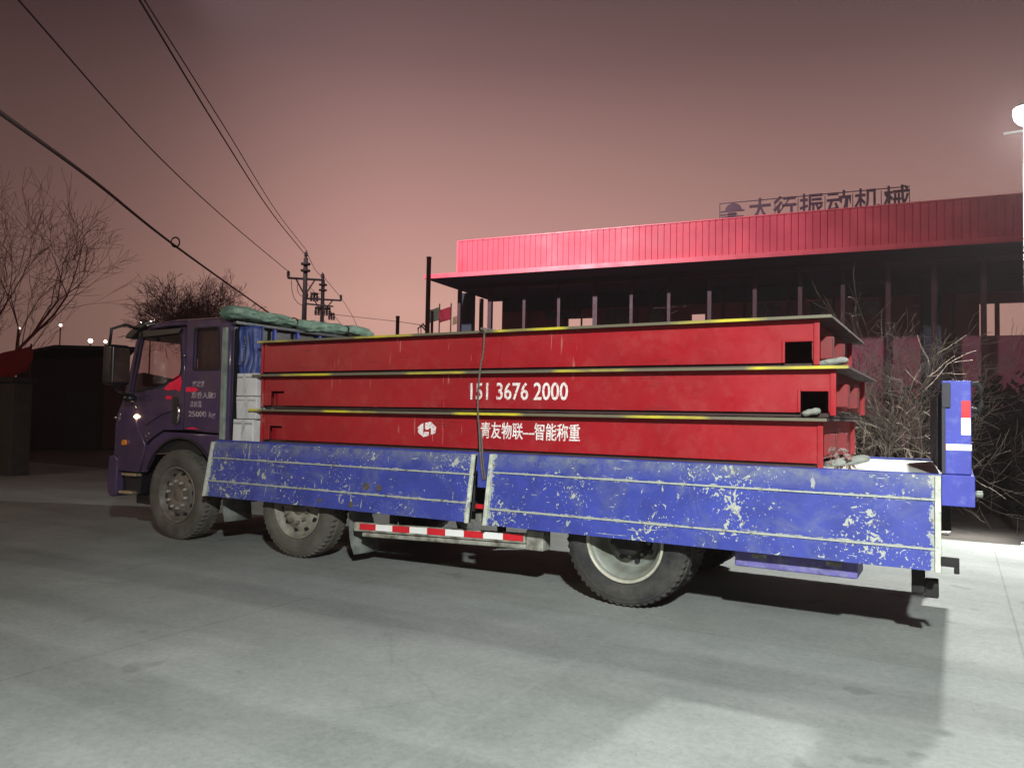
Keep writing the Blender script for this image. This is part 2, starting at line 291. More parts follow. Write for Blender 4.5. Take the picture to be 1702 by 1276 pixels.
# ---------------------------------------------------------------- mesh helpers
SPLIT = {'panel_end_cap', 'end_plate', 'end_bracket', 'wheel_nut', 'hand_hole', 'cross_member', 'bed_rail', 'hinge_bracket', 'tailgate_rib', 'panel_bolt', 'tool_box_latch', 'wall_mullion', 'clamp_band', 'arm_brace', 'pipe_brace', 'guard_bracket', 'post_dark_plate', 'rack_bar', 'edge_trim', 'mirror_arm'}
class G:
    def __init__(s): s.v = []; s.f = []
    def add(s, v, f):
        k = len(s.v); s.v += [tuple(p) for p in v]; s.f += [tuple(i+k for i in q) for q in f]; return s
    def box(s, x0, x1, y0, y1, z0, z1):
        return s.add([(x0, y0, z0), (x1, y0, z0), (x1, y1, z0), (x0, y1, z0), (x0, y0, z1), (x1, y0, z1), (x1, y1, z1), (x0, y1, z1)],
                     [(0, 3, 2, 1), (4, 5, 6, 7), (0, 1, 5, 4), (1, 2, 6, 5), (2, 3, 7, 6), (3, 0, 4, 7)])
    def hexa(s, p):   # 8 points bottom 4 ccw, top 4
        return s.add(p, [(0, 3, 2, 1), (4, 5, 6, 7), (0, 1, 5, 4), (1, 2, 6, 5), (2, 3, 7, 6), (3, 0, 4, 7)])
    def prism(s, poly, a0, a1, axis='y'):   # poly in XZ, extruded along y (or in YZ along x, XY along z)
        n = len(poly)
        mp = {'y': lambda p, a: (p[0], a, p[1]), 'x': lambda p, a: (a, p[0], p[1]), 'z': lambda p, a: (p[0], p[1], a)}[axis]
        v = [mp(p, a0) for p in poly]+[mp(p, a1) for p in poly]
        return s.add(v, [tuple(range(n)), tuple(range(2*n-1, n-1, -1))]+[(i, i+n, (i+1) % n+n, (i+1) % n) for i in range(n)])
    def tube(s, pts, r, seg=8, caps=True):
        pts = [Vector(p) for p in pts]; n = len(pts); rs = r if hasattr(r, '__len__') else [r]*n
        v = []; ref = None
        for i, p in enumerate(pts):
            d = (pts[min(i+1, n-1)]-pts[max(i-1, 0)]).normalized()
            if ref is None: ref = Vector((0, 0, 1)) if abs(d.z) < .9 else Vector((1, 0, 0))
            a = d.cross(ref)
            if a.length < 1e-4: a = d.cross(Vector((.3, 1, .2)))
            a.normalize(); b = d.cross(a); ref = a.cross(d) if False else ref
            for k in range(seg):
                t = 2*math.pi*k/seg; v.append(p+(a*math.cos(t)+b*math.sin(t))*rs[i])
        f = [(i*seg+k, i*seg+(k+1) % seg, (i+1)*seg+(k+1) % seg, (i+1)*seg+k) for i in range(n-1) for k in range(seg)]
        if caps: f += [tuple(range(seg-1, -1, -1)), tuple((n-1)*seg+k for k in range(seg))]
        return s.add(v, f)
    def lathe(s, prof, c, seg=48, axis='y', rfun=None):   # prof: (radius, offset along axis)
        v = []; n = len(prof)
        for k in range(seg):
            t = 2*math.pi*k/seg
            for j, (r, o) in enumerate(prof):
                if rfun: r = rfun(r, o, k, j)
                p = {'y': (r*math.cos(t), o, r*math.sin(t)), 'x': (o, r*math.cos(t), r*math.sin(t)), 'z': (r*math.cos(t), r*math.sin(t), o)}[axis]
                v.append((c[0]+p[0], c[1]+p[1], c[2]+p[2]))
        f = [(k*n+j, ((k+1) % seg)*n+j, ((k+1) % seg)*n+j+1, k*n+j+1) for k in range(seg) for j in range(n-1)]
        return s.add(v, f)
    def build(s, name, m, parent=None, bevel=0, smooth=False, xf=None):
        split = name in SPLIT
        me = bpy.data.meshes.new(name); me.from_pydata([xf(p) for p in s.v] if xf else s.v, [], s.f)
        bm = bmesh.new(); bm.from_mesh(me); bmesh.ops.recalc_face_normals(bm, faces=bm.faces); bm.to_mesh(me); bm.free()
        if split:
            return split_link(name, me, m, parent, bevel, smooth)
        return link(name, me, m, parent, bevel, smooth)
def split_link(name, me, m, parent, bevel, smooth):
    par = list(range(len(me.vertices)))
    def fd(a):
        while par[a] != a: par[a] = par[par[a]]; a = par[a]
        return a
    for e in me.edges: par[fd(e.vertices[0])] = fd(e.vertices[1])
    gr = {}
    for p in me.polygons: gr.setdefault(fd(p.vertices[0]), []).append(tuple(p.vertices))
    o = None
    for fs in gr.values():
        ids = sorted({i for f in fs for i in f}); mp = {i: k for k, i in enumerate(ids)}
        m2 = bpy.data.meshes.new(name); m2.from_pydata([me.vertices[i].co.copy() for i in ids], [], [tuple(mp[i] for i in f) for f in fs])
        o = link(name, m2, m, parent, bevel, smooth)
    bpy.data.meshes.remove(me); return o
def link(name, me, m, parent=None, bevel=0, smooth=False):
    me.name = name; me.materials.clear(); me.materials.append(m)
    o = bpy.data.objects.new(name, me); COL.objects.link(o)
    if smooth:
        for p in me.polygons: p.use_smooth = True
    if bevel:
        md = o.modifiers.new('bevel', 'BEVEL'); md.width = bevel; md.segments = 2; md.limit_method = 'ANGLE'; md.angle_limit = R(40)
        for p in me.polygons: p.use_smooth = True
        md2 = o.modifiers.new('wn', 'WEIGHTED_NORMAL'); md2.keep_sharp = False
    if parent:
        o.parent = parent
        if parent.type == 'EMPTY' and not parent.get('_l'): o.matrix_parent_inverse = Matrix.Translation(parent.location).inverted()
    return o
def tag(o, label, cat, group=None, kind=None):
    if label: o['label'] = label
    if cat: o['category'] = cat
    if group: o['group'] = group
    if kind: o['kind'] = kind
    return o
def thing(name, label, cat, loc=(0, 0, 0), group=None, rotz=None):
    o = bpy.data.objects.new(name, None); COL.objects.link(o); o.location = loc; o.empty_display_size = .2
    if rotz is not None: o.rotation_euler = (0, 0, rotz); LOCAL.add(o.name)
    return tag(o, label, cat, group)
LOCAL = set()
_old_link = link
def link(name, me, m, parent=None, bevel=0, smooth=False):
    o = _old_link(name, me, m, None, bevel, smooth)
    if parent:
        o.parent = parent
        if parent.type == 'EMPTY' and parent.name not in LOCAL: o.matrix_parent_inverse = Matrix.Translation(parent.location).inverted()
    return o
def struct(name, g, m): return tag(g.build(name, m), None, None, kind='structure')
def curve_mesh(c):
    o = bpy.data.objects.new('tmp', c); COL.objects.link(o)
    dg = bpy.context.evaluated_depsgraph_get(); me = bpy.data.meshes.new_from_object(o.evaluated_get(dg))
    bpy.data.objects.remove(o); bpy.data.curves.remove(c); return me
def plate_mesh(outline, holes, y0, y1, rnd=0):
    """flat plate in XZ with holes"""
    c = bpy.data.curves.new('tmp', 'CURVE'); c.dimensions = '2D'; c.fill_mode = 'BOTH'; c.extrude = abs(y1-y0)/2-rnd; c.bevel_depth = rnd; c.bevel_resolution = 1; c.offset = -rnd
    for poly in [outline]+list(holes):
        sp = c.splines.new('POLY'); sp.points.add(len(poly)-1); sp.use_cyclic_u = True
        for p, q in zip(sp.points, poly): p.co = (q[0], q[1], 0, 1)
    me = curve_mesh(c)
    for v in me.vertices: v.co = (v.co.x, (y0+y1)/2-v.co.z, v.co.y)
    return me
def plate(name, outline, holes, y0, y1, m, parent=None, rnd=0, bevel=0):
    return link(name, plate_mesh(outline, holes, y0, y1, rnd), m, parent, bevel)
def text_mesh(body, x0, x1, z0, z1, y, depth=.002, bold=0., shear=0):
    c = bpy.data.curves.new('tmp', 'FONT'); c.body = body; c.size = 1; c.extrude = .002; c.offset = bold; c.shear = shear; c.resolution_u = 3
    me = curve_mesh(c)
    xs = [v.co.x for v in me.vertices]; ys = [v.co.y for v in me.vertices]; a, b, cc, d = min(xs), max(xs), min(ys), max(ys)
    for v in me.vertices:
        v.co = (x0+(v.co.x-a)/(b-a)*(x1-x0), y-(v.co.z/.002)*depth/2, z0+(v.co.y-cc)/(d-cc)*(z1-z0))
    return me
def rounded(poly, r, n=3):
    out = []; k = len(poly)
    for i, p in enumerate(poly):
        p = Vector(p); a = (Vector(poly[i-1])-p); b = (Vector(poly[(i+1) % k])-p); rr = min(r, a.length*.45, b.length*.45)
        a = p+a.normalized()*rr; b = p+b.normalized()*rr
        for j in range(n+1):
            t = j/n; out.append(tuple(a*(1-t)**2+p*2*t*(1-t)+b*t*t))
    return out

def qinterp(P, n=40):   # smooth curve through points (Catmull-Rom)
    P = [Vector(p) for p in P]; Q = [2*P[0]-P[1]]+P+[2*P[-1]-P[-2]]; out = []
    for i in range(1, len(Q)-2):
        for k in range(n//(len(P)-1)):
            t = k/(n//(len(P)-1)); a, b, c, d = Q[i-1:i+3]
            out.append(.5*((2*b)+(c-a)*t+(2*a-5*b+4*c-d)*t*t+(3*b-a-3*c+d)*t**3))
    return out+[P[-1]]
# ================================================================= SETTING
g = G(); g.add([(-900, -400, -.03), (700, -400, -.03), (700, 1200, -.03), (-900, 1200, -.03)], [(0, 1, 2, 3)]); struct('ground', g, m_soil)
g = G(); g.box(-120, 60, -60, 5.74, -.028, 0); struct('concrete_yard', g, m_conc)
# distant low hills
rng = random.Random(3)
g = G(); pts = []
for i in range(40):
    a = R(-80+i*1.6); rr = 150
    h = 6.5+4.2*mnoise.noise(Vector((i*.21, 2.2, 0)))+1.0*mnoise.noise(Vector((i*.7, 7, 0)))
    pts.append((rr*math.sin(a), -5+rr*math.cos(a), h))
v = [];
for p in pts:
    q = Vector((p[0], p[1], 0)); v += [(p[0]*.9, p[1]*.9, -1), (p[0], p[1], max(2, p[2])), (p[0]*1.3, p[1]*1.3, max(2, p[2])*.7)]
g.add(v, [(3*i+j, 3*i+3+j, 3*i+4+j, 3*i+1+j) for i in range(39) for j in (0, 1)]); struct('hills', g, m_hill)

# ================================================================= TRUCK
truck = thing('flatbed_truck', 'dark purple-blue three axle flatbed truck with dropped battered blue side panels, loaded with red steel', 'truck', (-3.5, 1.15, 0))
YF = 2.30   # far side of the bed
# --- chassis
g = G()
for y in (.72, 1.48): g.box(-8.7, -.05, y, y+.09, .72, .98)
for x in (-7.1, -4.8, -3.4, -1.2, -.3): g.box(x, x+.09, .81, 1.48, .74, .95)
for x in (-7.79, -5.88, -2.295): g.tube([(x, .2, .515), (x, 2.05, .515)], .075, 12); g.box(x-.16, x+.16, 1.0, 1.3, .36, .66)
for x in (-7.79, -5.88, -2.295):
    for y in (.62, 1.6): g.box(x-.6, x+.6, y, y+.08, .60, .66); g.box(x-.4, x+.4, y, y+.08, .54, .60)
g.build('chassis', m_chas, truck, .006)
# under-body tanks and boxes
g = G(); g.lathe([(0, -4.95), (.20, -4.95), (.22, -4.92), (.22, -3.9), (.20, -3.87), (0, -3.87)], (0, .48, .72), 20, 'x'); g.build('air_tank', m_chas, truck, 0, True)
g = G(); g.box(-4.75, -4.05, 1.62, 2.1, .42, .92); g.build('fuel_tank', m_chas, truck, .03)
g = G(); g.box(-3.35, -3.1, .3, .62, .68, .95); g.build('battery_box', m_chas, truck, .02)
# --- wheels
def wheel(x, near, style):
    s = 1 if near else -1; y0 = .0 if near else YF      # outer side plane
    T = m_tyre if style == 'rear' else m_tyred
    yy = lambda o: y0+s*o
    hub = G(); c = (x, 0, .515)
    if style == 'rear': hub.lathe([(0, yy(.055)), (.09, yy(.055)), (.115, yy(.07)), (.12, yy(.10)), (.12, yy(.20)), (.17, yy(.21)), (.17, yy(.30))], c, 32)
    else: hub.lathe([(0, yy(.035)), (.07, yy(.035)), (.085, yy(.05)), (.09, yy(.10)), (.10, yy(.16))], c, 32)
    h = hub.build('wheel', m_rimd if style != 'rear' else m_chas, truck, 0, True)
    def tread(r, o, k, j):
        if r > .490: return r-(.016 if (k % 2 == 0 and abs(o-yy(.14)) > .05) else 0)-.0
        return r
    W_ = .27
    prof = [(.300, .045), (.312, .030), (.345, .012), (.40, .002), (.445, .004), (.468, .014), (.476, .014), (.486, .024), (.508, .030), (.515, .045), (.515, .085), (.507, .088), (.507, .096), (.516, .099),
            (.516, .165), (.507, .168), (.507, .176), (.515, .18), (.515, .225), (.508, .24), (.484, .252), (.44, .268), (.38, .268), (.31, .23)]
    tg = G(); tg.lathe([(r, yy(o)) for r, o in prof], c, 108, 'y', tread)
    if style == 'rear': tg.lathe([(r, yy(o+.31)) for r, o in prof], c, 108, 'y', tread)
    tg.build('tyre', T, h, 0, False)
    rg = G()
    if style == 'rear':   # deep dish with hand holes
        rg.lathe([(.302, yy(.050)), (.322, yy(.022)), (.320, yy(.012)), (.312, yy(.008)), (.304, yy(.012)), (.296, yy(.034)), (.284, yy(.050)), (.276, yy(.052)), (.252, yy(.14)), (.228, yy(.205)), (.212, yy(.222)), (.205, yy(.218)), (.10, yy(.212)), (.08, yy(.212))], c, 56)
        rg.build('rim', m_rimw, h, 0, True)
        lg = G(); lg.lathe([(.300, yy(.030)), (.326, yy(.020)), (.325, yy(.006)), (.316, yy(.002)), (.306, yy(.005)), (.299, yy(.020)), (.298, yy(.034))], c, 64); lg.build('rim_ring', m_ring, h, 0, True)
        hg = G(); ng = G()
        for k in range(8):
            t = 2*math.pi*(k+.3)/8; px, pz = x+.178*math.cos(t), .515+.178*math.sin(t)
            hg.lathe([(0, yy(.198)), (.021, yy(.198)), (.021, yy(.22))], (px, 0, pz), 14)
        hg.build('hand_hole', m_black, h)
        for k in range(8):
            t = 2*math.pi*(k+.8)/8; px, pz = x+.142*math.cos(t), .515+.145*math.sin(t)
            ng.lathe([(0, yy(.188)), (.014, yy(.188)), (.016, yy(.216))], (px, 0, pz), 8)
        ng.build('wheel_nut', m_rimw, h)
    else:
        rg.lathe([(.302, yy(.050)), (.322, yy(.022)), (.316, yy(.012)), (.302, yy(.018)), (.290, yy(.055)), (.268, yy(.075)), (.25, yy(.085)), (.215, yy(.055)), (.17, yy(.038)), (.10, yy(.040)), (.08, yy(.045))], c, 56)
        rg.build('rim', m_rims if style == 'second' else m_rimd, h, 0, True)
        hg = G(); ng = G()
        for k in range(10):
            t = 2*math.pi*(k+.2)/10
            hg.lathe([(0, yy(.060)), (.024, yy(.060)), (.024, yy(.09))], (x+.232*math.cos(t), 0, .515+.232*math.sin(t)), 14)
            t = 2*math.pi*(k+.7)/10
            ng.lathe([(0, yy(.004)), (.015, yy(.004)), (.019, yy(.012)), (.021, yy(.05))], (x+.155*math.cos(t), 0, .515+.155*math.sin(t)), 8)
        hg.build('hand_hole', m_black, h); ng.build('wheel_nut', m_nut if style == 'front' else m_rimd, h)
for x, st in ((-7.79, 'front'), (-5.88, 'second'), (-2.295, 'rear')):
    for nr in (True, False): wheel(x, nr, st)

# --- cab: side shells, roof, back and front
CY0, CY1 = .05, 2.25
WIN = rounded([(-8.765, 1.69), (-8.585, 2.375), (-7.86, 2.385), (-7.815, 2.0), (-7.84, 1.885), (-8.20, 1.765)], .05)
QWIN = rounded([(-7.60, 1.955), (-7.60, 2.425), (-7.20, 2.425), (-7.16, 1.955)], .035)
arch = [(-7.79+.655*math.cos(R(a)), .515+.655*math.sin(R(a))) for a in range(28, 158, 10)]
CORNER = [(-9.055, .93), (-9.05, 1.30), (-9.015, 1.43), (-8.88, 1.66), (-8.70, 2.32), (-8.60, 2.45), (-8.60, 2.44), (-8.79, 1.665), (-8.60, 1.28), (-8.45, 1.06), (-8.55, .73), (-9.045, .73)]
DOOR = [(-8.775, 1.665), (-8.592, 2.425), (-7.775, 2.455), (-7.765, 1.26), (-8.12, 1.25), (-8.30, 1.17), (-8.44, 1.075), (-8.59, 1.29)]
REAR = [(-7.745, 1.26), (-7.755, 2.455), (-7.745, 2.53), (-7.10, 2.53), (-7.0, 2.45), (-6.985, 1.16), (-7.05, 1.13), (-7.14, 1.235)]
FEND = [(-7.06, 1.215), (-7.06, 1.02), (-7.20, .88)]+arch+[(-8.42, .74), (-8.53, .73), (-8.432, 1.055), (-8.295, 1.15), (-8.12, 1.23)]
def side(y0, y1, parent, far):
    b = plate('side_panel', CORNER, [], y0, y1, m_cab, parent, .012)
    d = plate('door', DOOR, [WIN], y0, y1, m_cab, parent, .012)
    plate('side_panel', REAR, [QWIN], y0, y1, m_cab, parent, .012)
    plate('wheel_arch', FEND, [], y0+.012 if not far else y0, y1 if not far else y1-.012, m_cab, parent, .012)
    yg = (y0+.018) if not far else (y1-.018)
    plate('door_glass', WIN, [], yg, yg+.005, m_glass, d)
    plate('rear_window', QWIN, [], yg, yg+.005, m_glass, parent)
    return d
CAB = truck
doorN = side(CY0, CY0+.05, CAB, False); doorF = side(CY1-.05, CY1, CAB, True)
# window seals and rubber
def ring(poly, w_):
    c = Vector((sum(p[0] for p in poly)/len(poly), sum(p[1] for p in poly)/len(poly)))
    return [tuple(Vector(p)+(Vector(p)-c).normalized()*w_) for p in poly]
plate('window_seal', ring(WIN, .022), [ring(WIN, -.004)], CY0-.006, CY0+.004, m_gap, doorN)
plate('window_seal', ring(QWIN, .020), [ring(QWIN, -.004)], CY0-.006, CY0+.004, m_gap, CAB)
# roof with curved crown, back wall, front
g = G(); sec = []
prof = [(-8.62, 2.43), (-8.56, 2.50), (-8.42, 2.545), (-8.1, 2.565), (-7.3, 2.56), (-7.1, 2.54), (-7.0, 2.46)]
ys = [CY0+.005, CY0+.03, CY0+.12, CY0+.4, 1.15, CY1-.4, CY1-.12, CY1-.03, CY1-.005]; dz = [-.075, -.03, 0, .02, .03, .02, 0, -.03, -.075]
v = [(px+(0 if 0 < i < len(prof)-1 else 0), y, pz+d*(1 if 0 < i < 6 else .3)) for y, d in zip(ys, dz) for i, (px, pz) in enumerate(prof)]
n = len(prof); g.add(v, [(a*n+i, a*n+i+1, (a+1)*n+i+1, (a+1)*n+i) for a in range(len(ys)-1) for i in range(n-1)])
ro = g.build('roof', m_cab, CAB, 0, True); md = ro.modifiers.new('solid', 'SOLIDIFY'); md.thickness = .03; md.offset = -1
g = G(); g.box(-7.05, -7.0, CY0+.052, CY1-.052, 1.0, 2.47); g.build('cab_back', m_cabd, CAB, .01)
g = G(); g.prism([(-9.03, .95), (-9.04, 1.40), (-8.87, 1.64), (-8.83, 1.62), (-8.98, 1.38), (-8.98, .95)], CY0+.052, CY1-.052); g.build('front_panel', m_cab, CAB)
g = G(); g.prism([(-8.87, 1.65), (-8.66, 2.36), (-8.65, 2.36), (-8.86, 1.65)], CY0+.055, CY1-.055); g.build('windscreen', m_glass, CAB)
g = G(); g.prism([(-8.69, 2.36), (-8.60, 2.47), (-8.56, 2.47), (-8.62, 2.36)], CY0+.052, CY1-.052); g.build('windscreen_header', m_cabd, CAB)
g = G(); g.prism([(-8.98, .98), (-8.98, 1.3), (-8.82, 1.60), (-8.40, 1.56), (-8.36, 1.2), (-7.06, 1.2), (-7.06, .98)], CY0+.06, CY1-.06); g.build('cab_floor', m_seat, CAB)
# interior
g = G(); g.prism([(-8.80, 1.56), (-8.80, 1.74), (-8.55, 1.80), (-8.36, 1.70), (-8.36, 1.56)], .2, 2.1); g.build('dashboard', m_black, CAB, .02)
for ya in (.30, 1.38):
    s = G(); s.box(-7.98, -7.52, ya, ya+.55, 1.2, 1.62); so = s.build('seat', m_seat, CAB, .05)
    s = G(); s.prism([(-7.66, 1.6), (-7.50, 1.6), (-7.36, 2.14), (-7.47, 2.16)], ya+.03, ya+.52); s.build('seat_back', m_seat, so, .04)
    s = G(); s.box(-7.49, -7.39, ya+.15, ya+.4, 2.15, 2.30); s.build('headrest', m_seat, so, .04)
ringp = [(-8.26+.06*math.sin(t)-.0, .58+.20*math.cos(t), 1.80+.19*math.sin(t)) for t in [2*math.pi*k/24 for k in range(25)]]
g = G(); g.tube(ringp, .014, 6); g.tube([(-8.26, .58, 1.80), (-8.42, .58, 1.62)], .025, 8); g.build('steering_wheel', m_black, CAB)
g = G(); pts = [(-7.63+.5*k/12, .13+.018*math.sin(k*2.1)) for k in range(13)]
g.add([(a, b, z) for a, b in pts for z in (1.9, 2.48)], [(2*k, 2*k+2, 2*k+3, 2*k+1) for k in range(12)]); co = g.build('curtain', m_curt, CAB, 0, True)
md = co.modifiers.new('s', 'SOLIDIFY'); md.thickness = .01
# visor above the windscreen, rain visor above the door window
g = G(); g.prism([(-8.86, 2.36), (-8.80, 2.42), (-8.58, 2.53), (-8.48, 2.55), (-8.47, 2.49), (-8.60, 2.42), (-8.72, 2.34)], -.0, 2.30); g.build('sun_visor', m_black, CAB, .015)
plate('rain_visor', rounded([(-8.60, 2.37), (-8.57, 2.435), (-7.80, 2.435), (-7.84, 2.385), (-8.5, 2.36)], .02), [], .015, .048, m_black, CAB)
# bumper, steps, lamps
g = G(); g.prism(rounded([(-9.13, .44), (-9.15, .56), (-9.13, .90), (-9.05, .92), (-8.96, .90), (-8.96, .42), (-9.06, .40)], .04), .03, 2.27); g.build('bumper', m_cab, CAB, .02)
g = G(); g.prism([(-8.955, .47), (-8.955, .71), (-8.58, .71), (-8.62, .47)], .12, 2.18); g.build('step_well', m_cabd, CAB, .01)
for z, xa, xb in ((.675, -8.88, -8.60), (.455, -8.93, -8.68)):
    g = G(); g.box(xa, xb, .045, .20, z, z+.035); g.build('step', m_step, CAB, .008)
g = G(); g.box(-8.80, -8.32, .2, 2.1, .33, .44); g.build('tow_beam', m_black, CAB, .01)
g = G(); g.prism(rounded([(-8.87, 1.045), (-8.86, 1.11), (-8.79, 1.115), (-8.78, 1.05)], .02), .018, .05); g.build('turn_signal', m_amber, CAB, .008)
g = G(); g.lathe([(0, -.018), (.020, -.014), (.028, .0), (.028, .02)], (0, 0, 0), 14, 'y'); g.v = [(x-8.615, y+.036, z*.8+1.40) for x, y, z in g.v]; g.build('warm_glint_dome', m_warmglint, CAB, 0, True)  # glowing dome added to give a warm glint on the cab side
g = G(); g.prism(rounded([(-8.985, 1.33), (-8.975, 1.43), (-8.945, 1.44), (-8.95, 1.34)], .012), .04, .06); g.build('side_reflector', m_chrome, CAB, .004)
for ya, yb in ((.10, .50), (1.8, 2.2)):
    g = G(); g.box(-9.085, -9.03, ya, yb, 1.0, 1.20); g.build('headlight', m_chrome, CAB, .02)
# handle, painted red reflections, lettering, seams
plate('handle_recess', rounded([(-7.945, 1.33), (-7.955, 1.63), (-7.86, 1.645), (-7.80, 1.40), (-7.83, 1.32)], .03), [], .043, .049, m_black, doorN)
g = G(); g.tube([(-7.825, .03, 1.56), (-7.80, .022, 1.50), (-7.80, .022, 1.38), (-7.835, .03, 1.33)], .014, 8); g.build('handle', m_chrome, doorN, 0, True)
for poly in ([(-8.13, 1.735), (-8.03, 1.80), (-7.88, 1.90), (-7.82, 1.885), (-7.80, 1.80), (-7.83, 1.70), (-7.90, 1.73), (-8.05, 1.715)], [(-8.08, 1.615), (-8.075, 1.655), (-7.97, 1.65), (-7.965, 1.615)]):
    plate('red_reflection', rounded(poly, .02), [], .0440, .0475, m_pinkred, doorN)
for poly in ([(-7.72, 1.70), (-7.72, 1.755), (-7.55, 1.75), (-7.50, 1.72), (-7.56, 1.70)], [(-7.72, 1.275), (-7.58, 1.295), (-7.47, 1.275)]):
    plate('red_reflection', poly, [], .0440, .0475, m_pinkred, CAB)
for body, xa, xb, za, zb in (('驾驶室', -7.61, -7.40, 1.755, 1.825), ('准乘人数3', -7.62, -7.20, 1.625, 1.70), ('总质量', -7.64, -7.44, 1.525, 1.595), ('25000 kg', -7.66, -7.20, 1.395, 1.48)):
    link('door_lettering', text_mesh(body, xa, xb, za, zb, .046, .003, .02), m_cabtxt, CAB)
plate('arch_lip', [(-7.79+.668*math.cos(R(a)), .515+.668*math.sin(R(a))) for a in range(30, 157, 6)]+[(-7.79+.645*math.cos(R(a)), .515+.645*math.sin(R(a))) for a in range(156, 29, -6)], [], CY0-.004, CY0+.011, m_cabd, CAB)
for (x, y, z, r) in ((-8.52, -.01, 2.535, .020), (-8.44, .03, 2.50, .024), (-8.44, .10, 2.565, .016), (-7.755, .035, 2.12, .020), (-7.10, .035, 2.12, .012), (-8.62, .032, 1.52, .016), (-8.35, .035, 1.20, .013), (-8.40, .035, 1.17, .012), (-9.03, .04, 1.38, .018)):
    g = G(); g.lathe([(0, -r), (r*.5, -r*.86), (r*.86, -r*.5), (r, 0), (r*.86, r*.5), (r*.5, r*.86), (0, r)], (x, y, z), 14, 'y'); g.build('glint_stud', m_chrome, CAB, 0, True)  # small chrome domes added so the lamps give glints on the cab
g = G(); g.tube([(-8.44, .044, 1.30), (-8.15, .042, 1.43), (-7.96, .042, 1.47)], .006, 6); g.build('door_crease', m_gap, doorN)
# mirrors
g = G(); g.box(-8.80, -8.60, -.31, -.06, 1.77, 2.25); mo = g.build('mirror', m_mir, CAB, .04)
g = G(); g.box(-8.598, -8.594, -.28, -.09, 1.81, 2.21); g.build('mirror_glass', m_chrome, mo)
g = G(); g.tube([(-8.60, .08, 2.44), (-8.66, -.12, 2.50), (-8.74, -.24, 2.44), (-8.74, -.26, 2.22)], .018, 8); g.tube([(-8.74, -.2, 1.80), (-8.76, -.12, 1.70), (-8.78, .06, 1.66)], .016, 8); g.build('mirror_arm', m_mir, mo, 0, True)
g = G(); g.lathe([(0, 0), (.05, .0), (.075, .02), (.075, .06), (.05, .09), (0, .09)], (-8.62, -.05, 1.575), 20, 'z'); g.build('wide_angle_mirror', m_mir, CAB, 0, True)

# --- bed: floor, edge rails, far panel etc
g = G(); g.box(-7.10, .07, .06, YF-.06, 1.04, 1.15); g.build('bed_floor', m_floor, truck)
g = G(); g.box(-7.12, .085, .0, .055, 1.0, 1.168); g.box(-7.12, .085, YF-.055, YF, 1.0, 1.168); g.box(.072, .085, .057, YF-.057, 1.0, 1.165); g.build('bed_rail', m_bluep, truck, .008)
g = G(); g.box(-3.665, -3.525, -.012, -.002, .86, 1.166); g.build('stake_pocket', m_bluep, truck, .004)
g = G(); g.box(-3.72, -3.66, .05, .12, .55, .62).box(-3.50, -3.44, .05, .12, .55, .60); g.build('hinge_bracket', m_guard, truck, .005)
def panel(name, xa, xb, ztop, zbot, lines, ybot=-.10, far=False):
    """profiled drop side hanging from the bed edge, two pressed ridges"""
    H = ztop-zbot; g = G()
    prof = [(0, 0), (.0, -.03), (lines[0]-.02, -.03), (lines[0]-.008, -.042), (lines[0]+.008, -.042), (lines[0]+.02, -.026), (lines[1]-.02, -.026), (lines[1]-.008, -.042), (lines[1]+.008, -.042), (lines[1]+.02, -.03), (1, -.03), (1, 0)]
    prof = [(t if abs(t) < 1.01 else 1, o) for t, o in prof]
    nx = 14; v = []; n = len(prof)
    for i in range(nx+1):
        x = xa+(xb-xa)*i/nx; wv = .006*mnoise.noise(Vector((x*1.7, 3.3, 0)))
        for t, o in prof:
            y = -.004+(ybot)*t+o+wv*t
            v.append((x, y if not far else YF-y, ztop-H*t))
    g.add(v, [(i*n+j, (i+1)*n+j, (i+1)*n+(j+1) % n, i*n+(j+1) % n) for i in range(nx) for j in range(n)]+[tuple(range(n)), tuple(nx*n+j for j in range(n-1, -1, -1))])
    m = chipped(name+'_paint', BLUE, (.44, .46, .40), [(xa, .055), (xb, .055)], [(ztop-H*lines[0], .012), (ztop-H*lines[1], .013)], ztop-.14)
    o = g.build(name, m, truck)
    e = G()
    for x in (xa, xb-.035):
        for (a, b) in ((0, 1),):
            y0 = -.004; e.hexa([(x, (y0+ybot-.05), zbot-.004), (x+.035, y0+ybot-.05, zbot-.004), (x+.035, y0+ybot+.004, zbot-.004), (x, y0+ybot+.004, zbot-.004),
                                (x, y0-.05, ztop-.002), (x+.035, y0-.05, ztop-.002), (x+.035, y0+.002, ztop-.002), (x, y0+.002, ztop-.002)]) if not far else None
    if not far: e.build('panel_end_cap', m_cap, o, .004)
    return o
m_cap = mat('panel_cap_bare', (.50, .52, .44), .7, 0, .25, 14, .1, 40, (.10, .12, .26), 9, (.55, .68))
panel('side_panel', -7.13, -3.67, 1.150, .565, (.30, .72))
pr = panel('side_panel', -3.52, -.10, 1.160, .560, (.26, .775))
panel('side_panel', -7.13, -3.67, 1.15, .565, (.30, .72), -.06, True); panel('side_panel', -3.52, -.10, 1.16, .56, (.26, .775), -.06, True)
g = G(); g.box(-.10, .0, -.16, -.145, .60, .66).box(-.03, .0, -.16, -.145, .56, .60); g.build('panel_latch', m_chas, pr, .004)
# bolts / rust blobs on the front panel
g = G()
for x, z, r in ((-4.86, .80, .032), (-4.70, .795, .028), (-5.42, .63, .020), (-5.02, .62, .026)):
    yy = -.004-.10*(1.15-z)/.585-.034; g.lathe([(0, yy-.008), (r, yy-.006), (r*1.15, yy+.006)], (x, 0, z), 12)
g.build('panel_bolt', mat('rusty_bolt', (.09, .07, .06), .8, 0, .4, 30), truck)
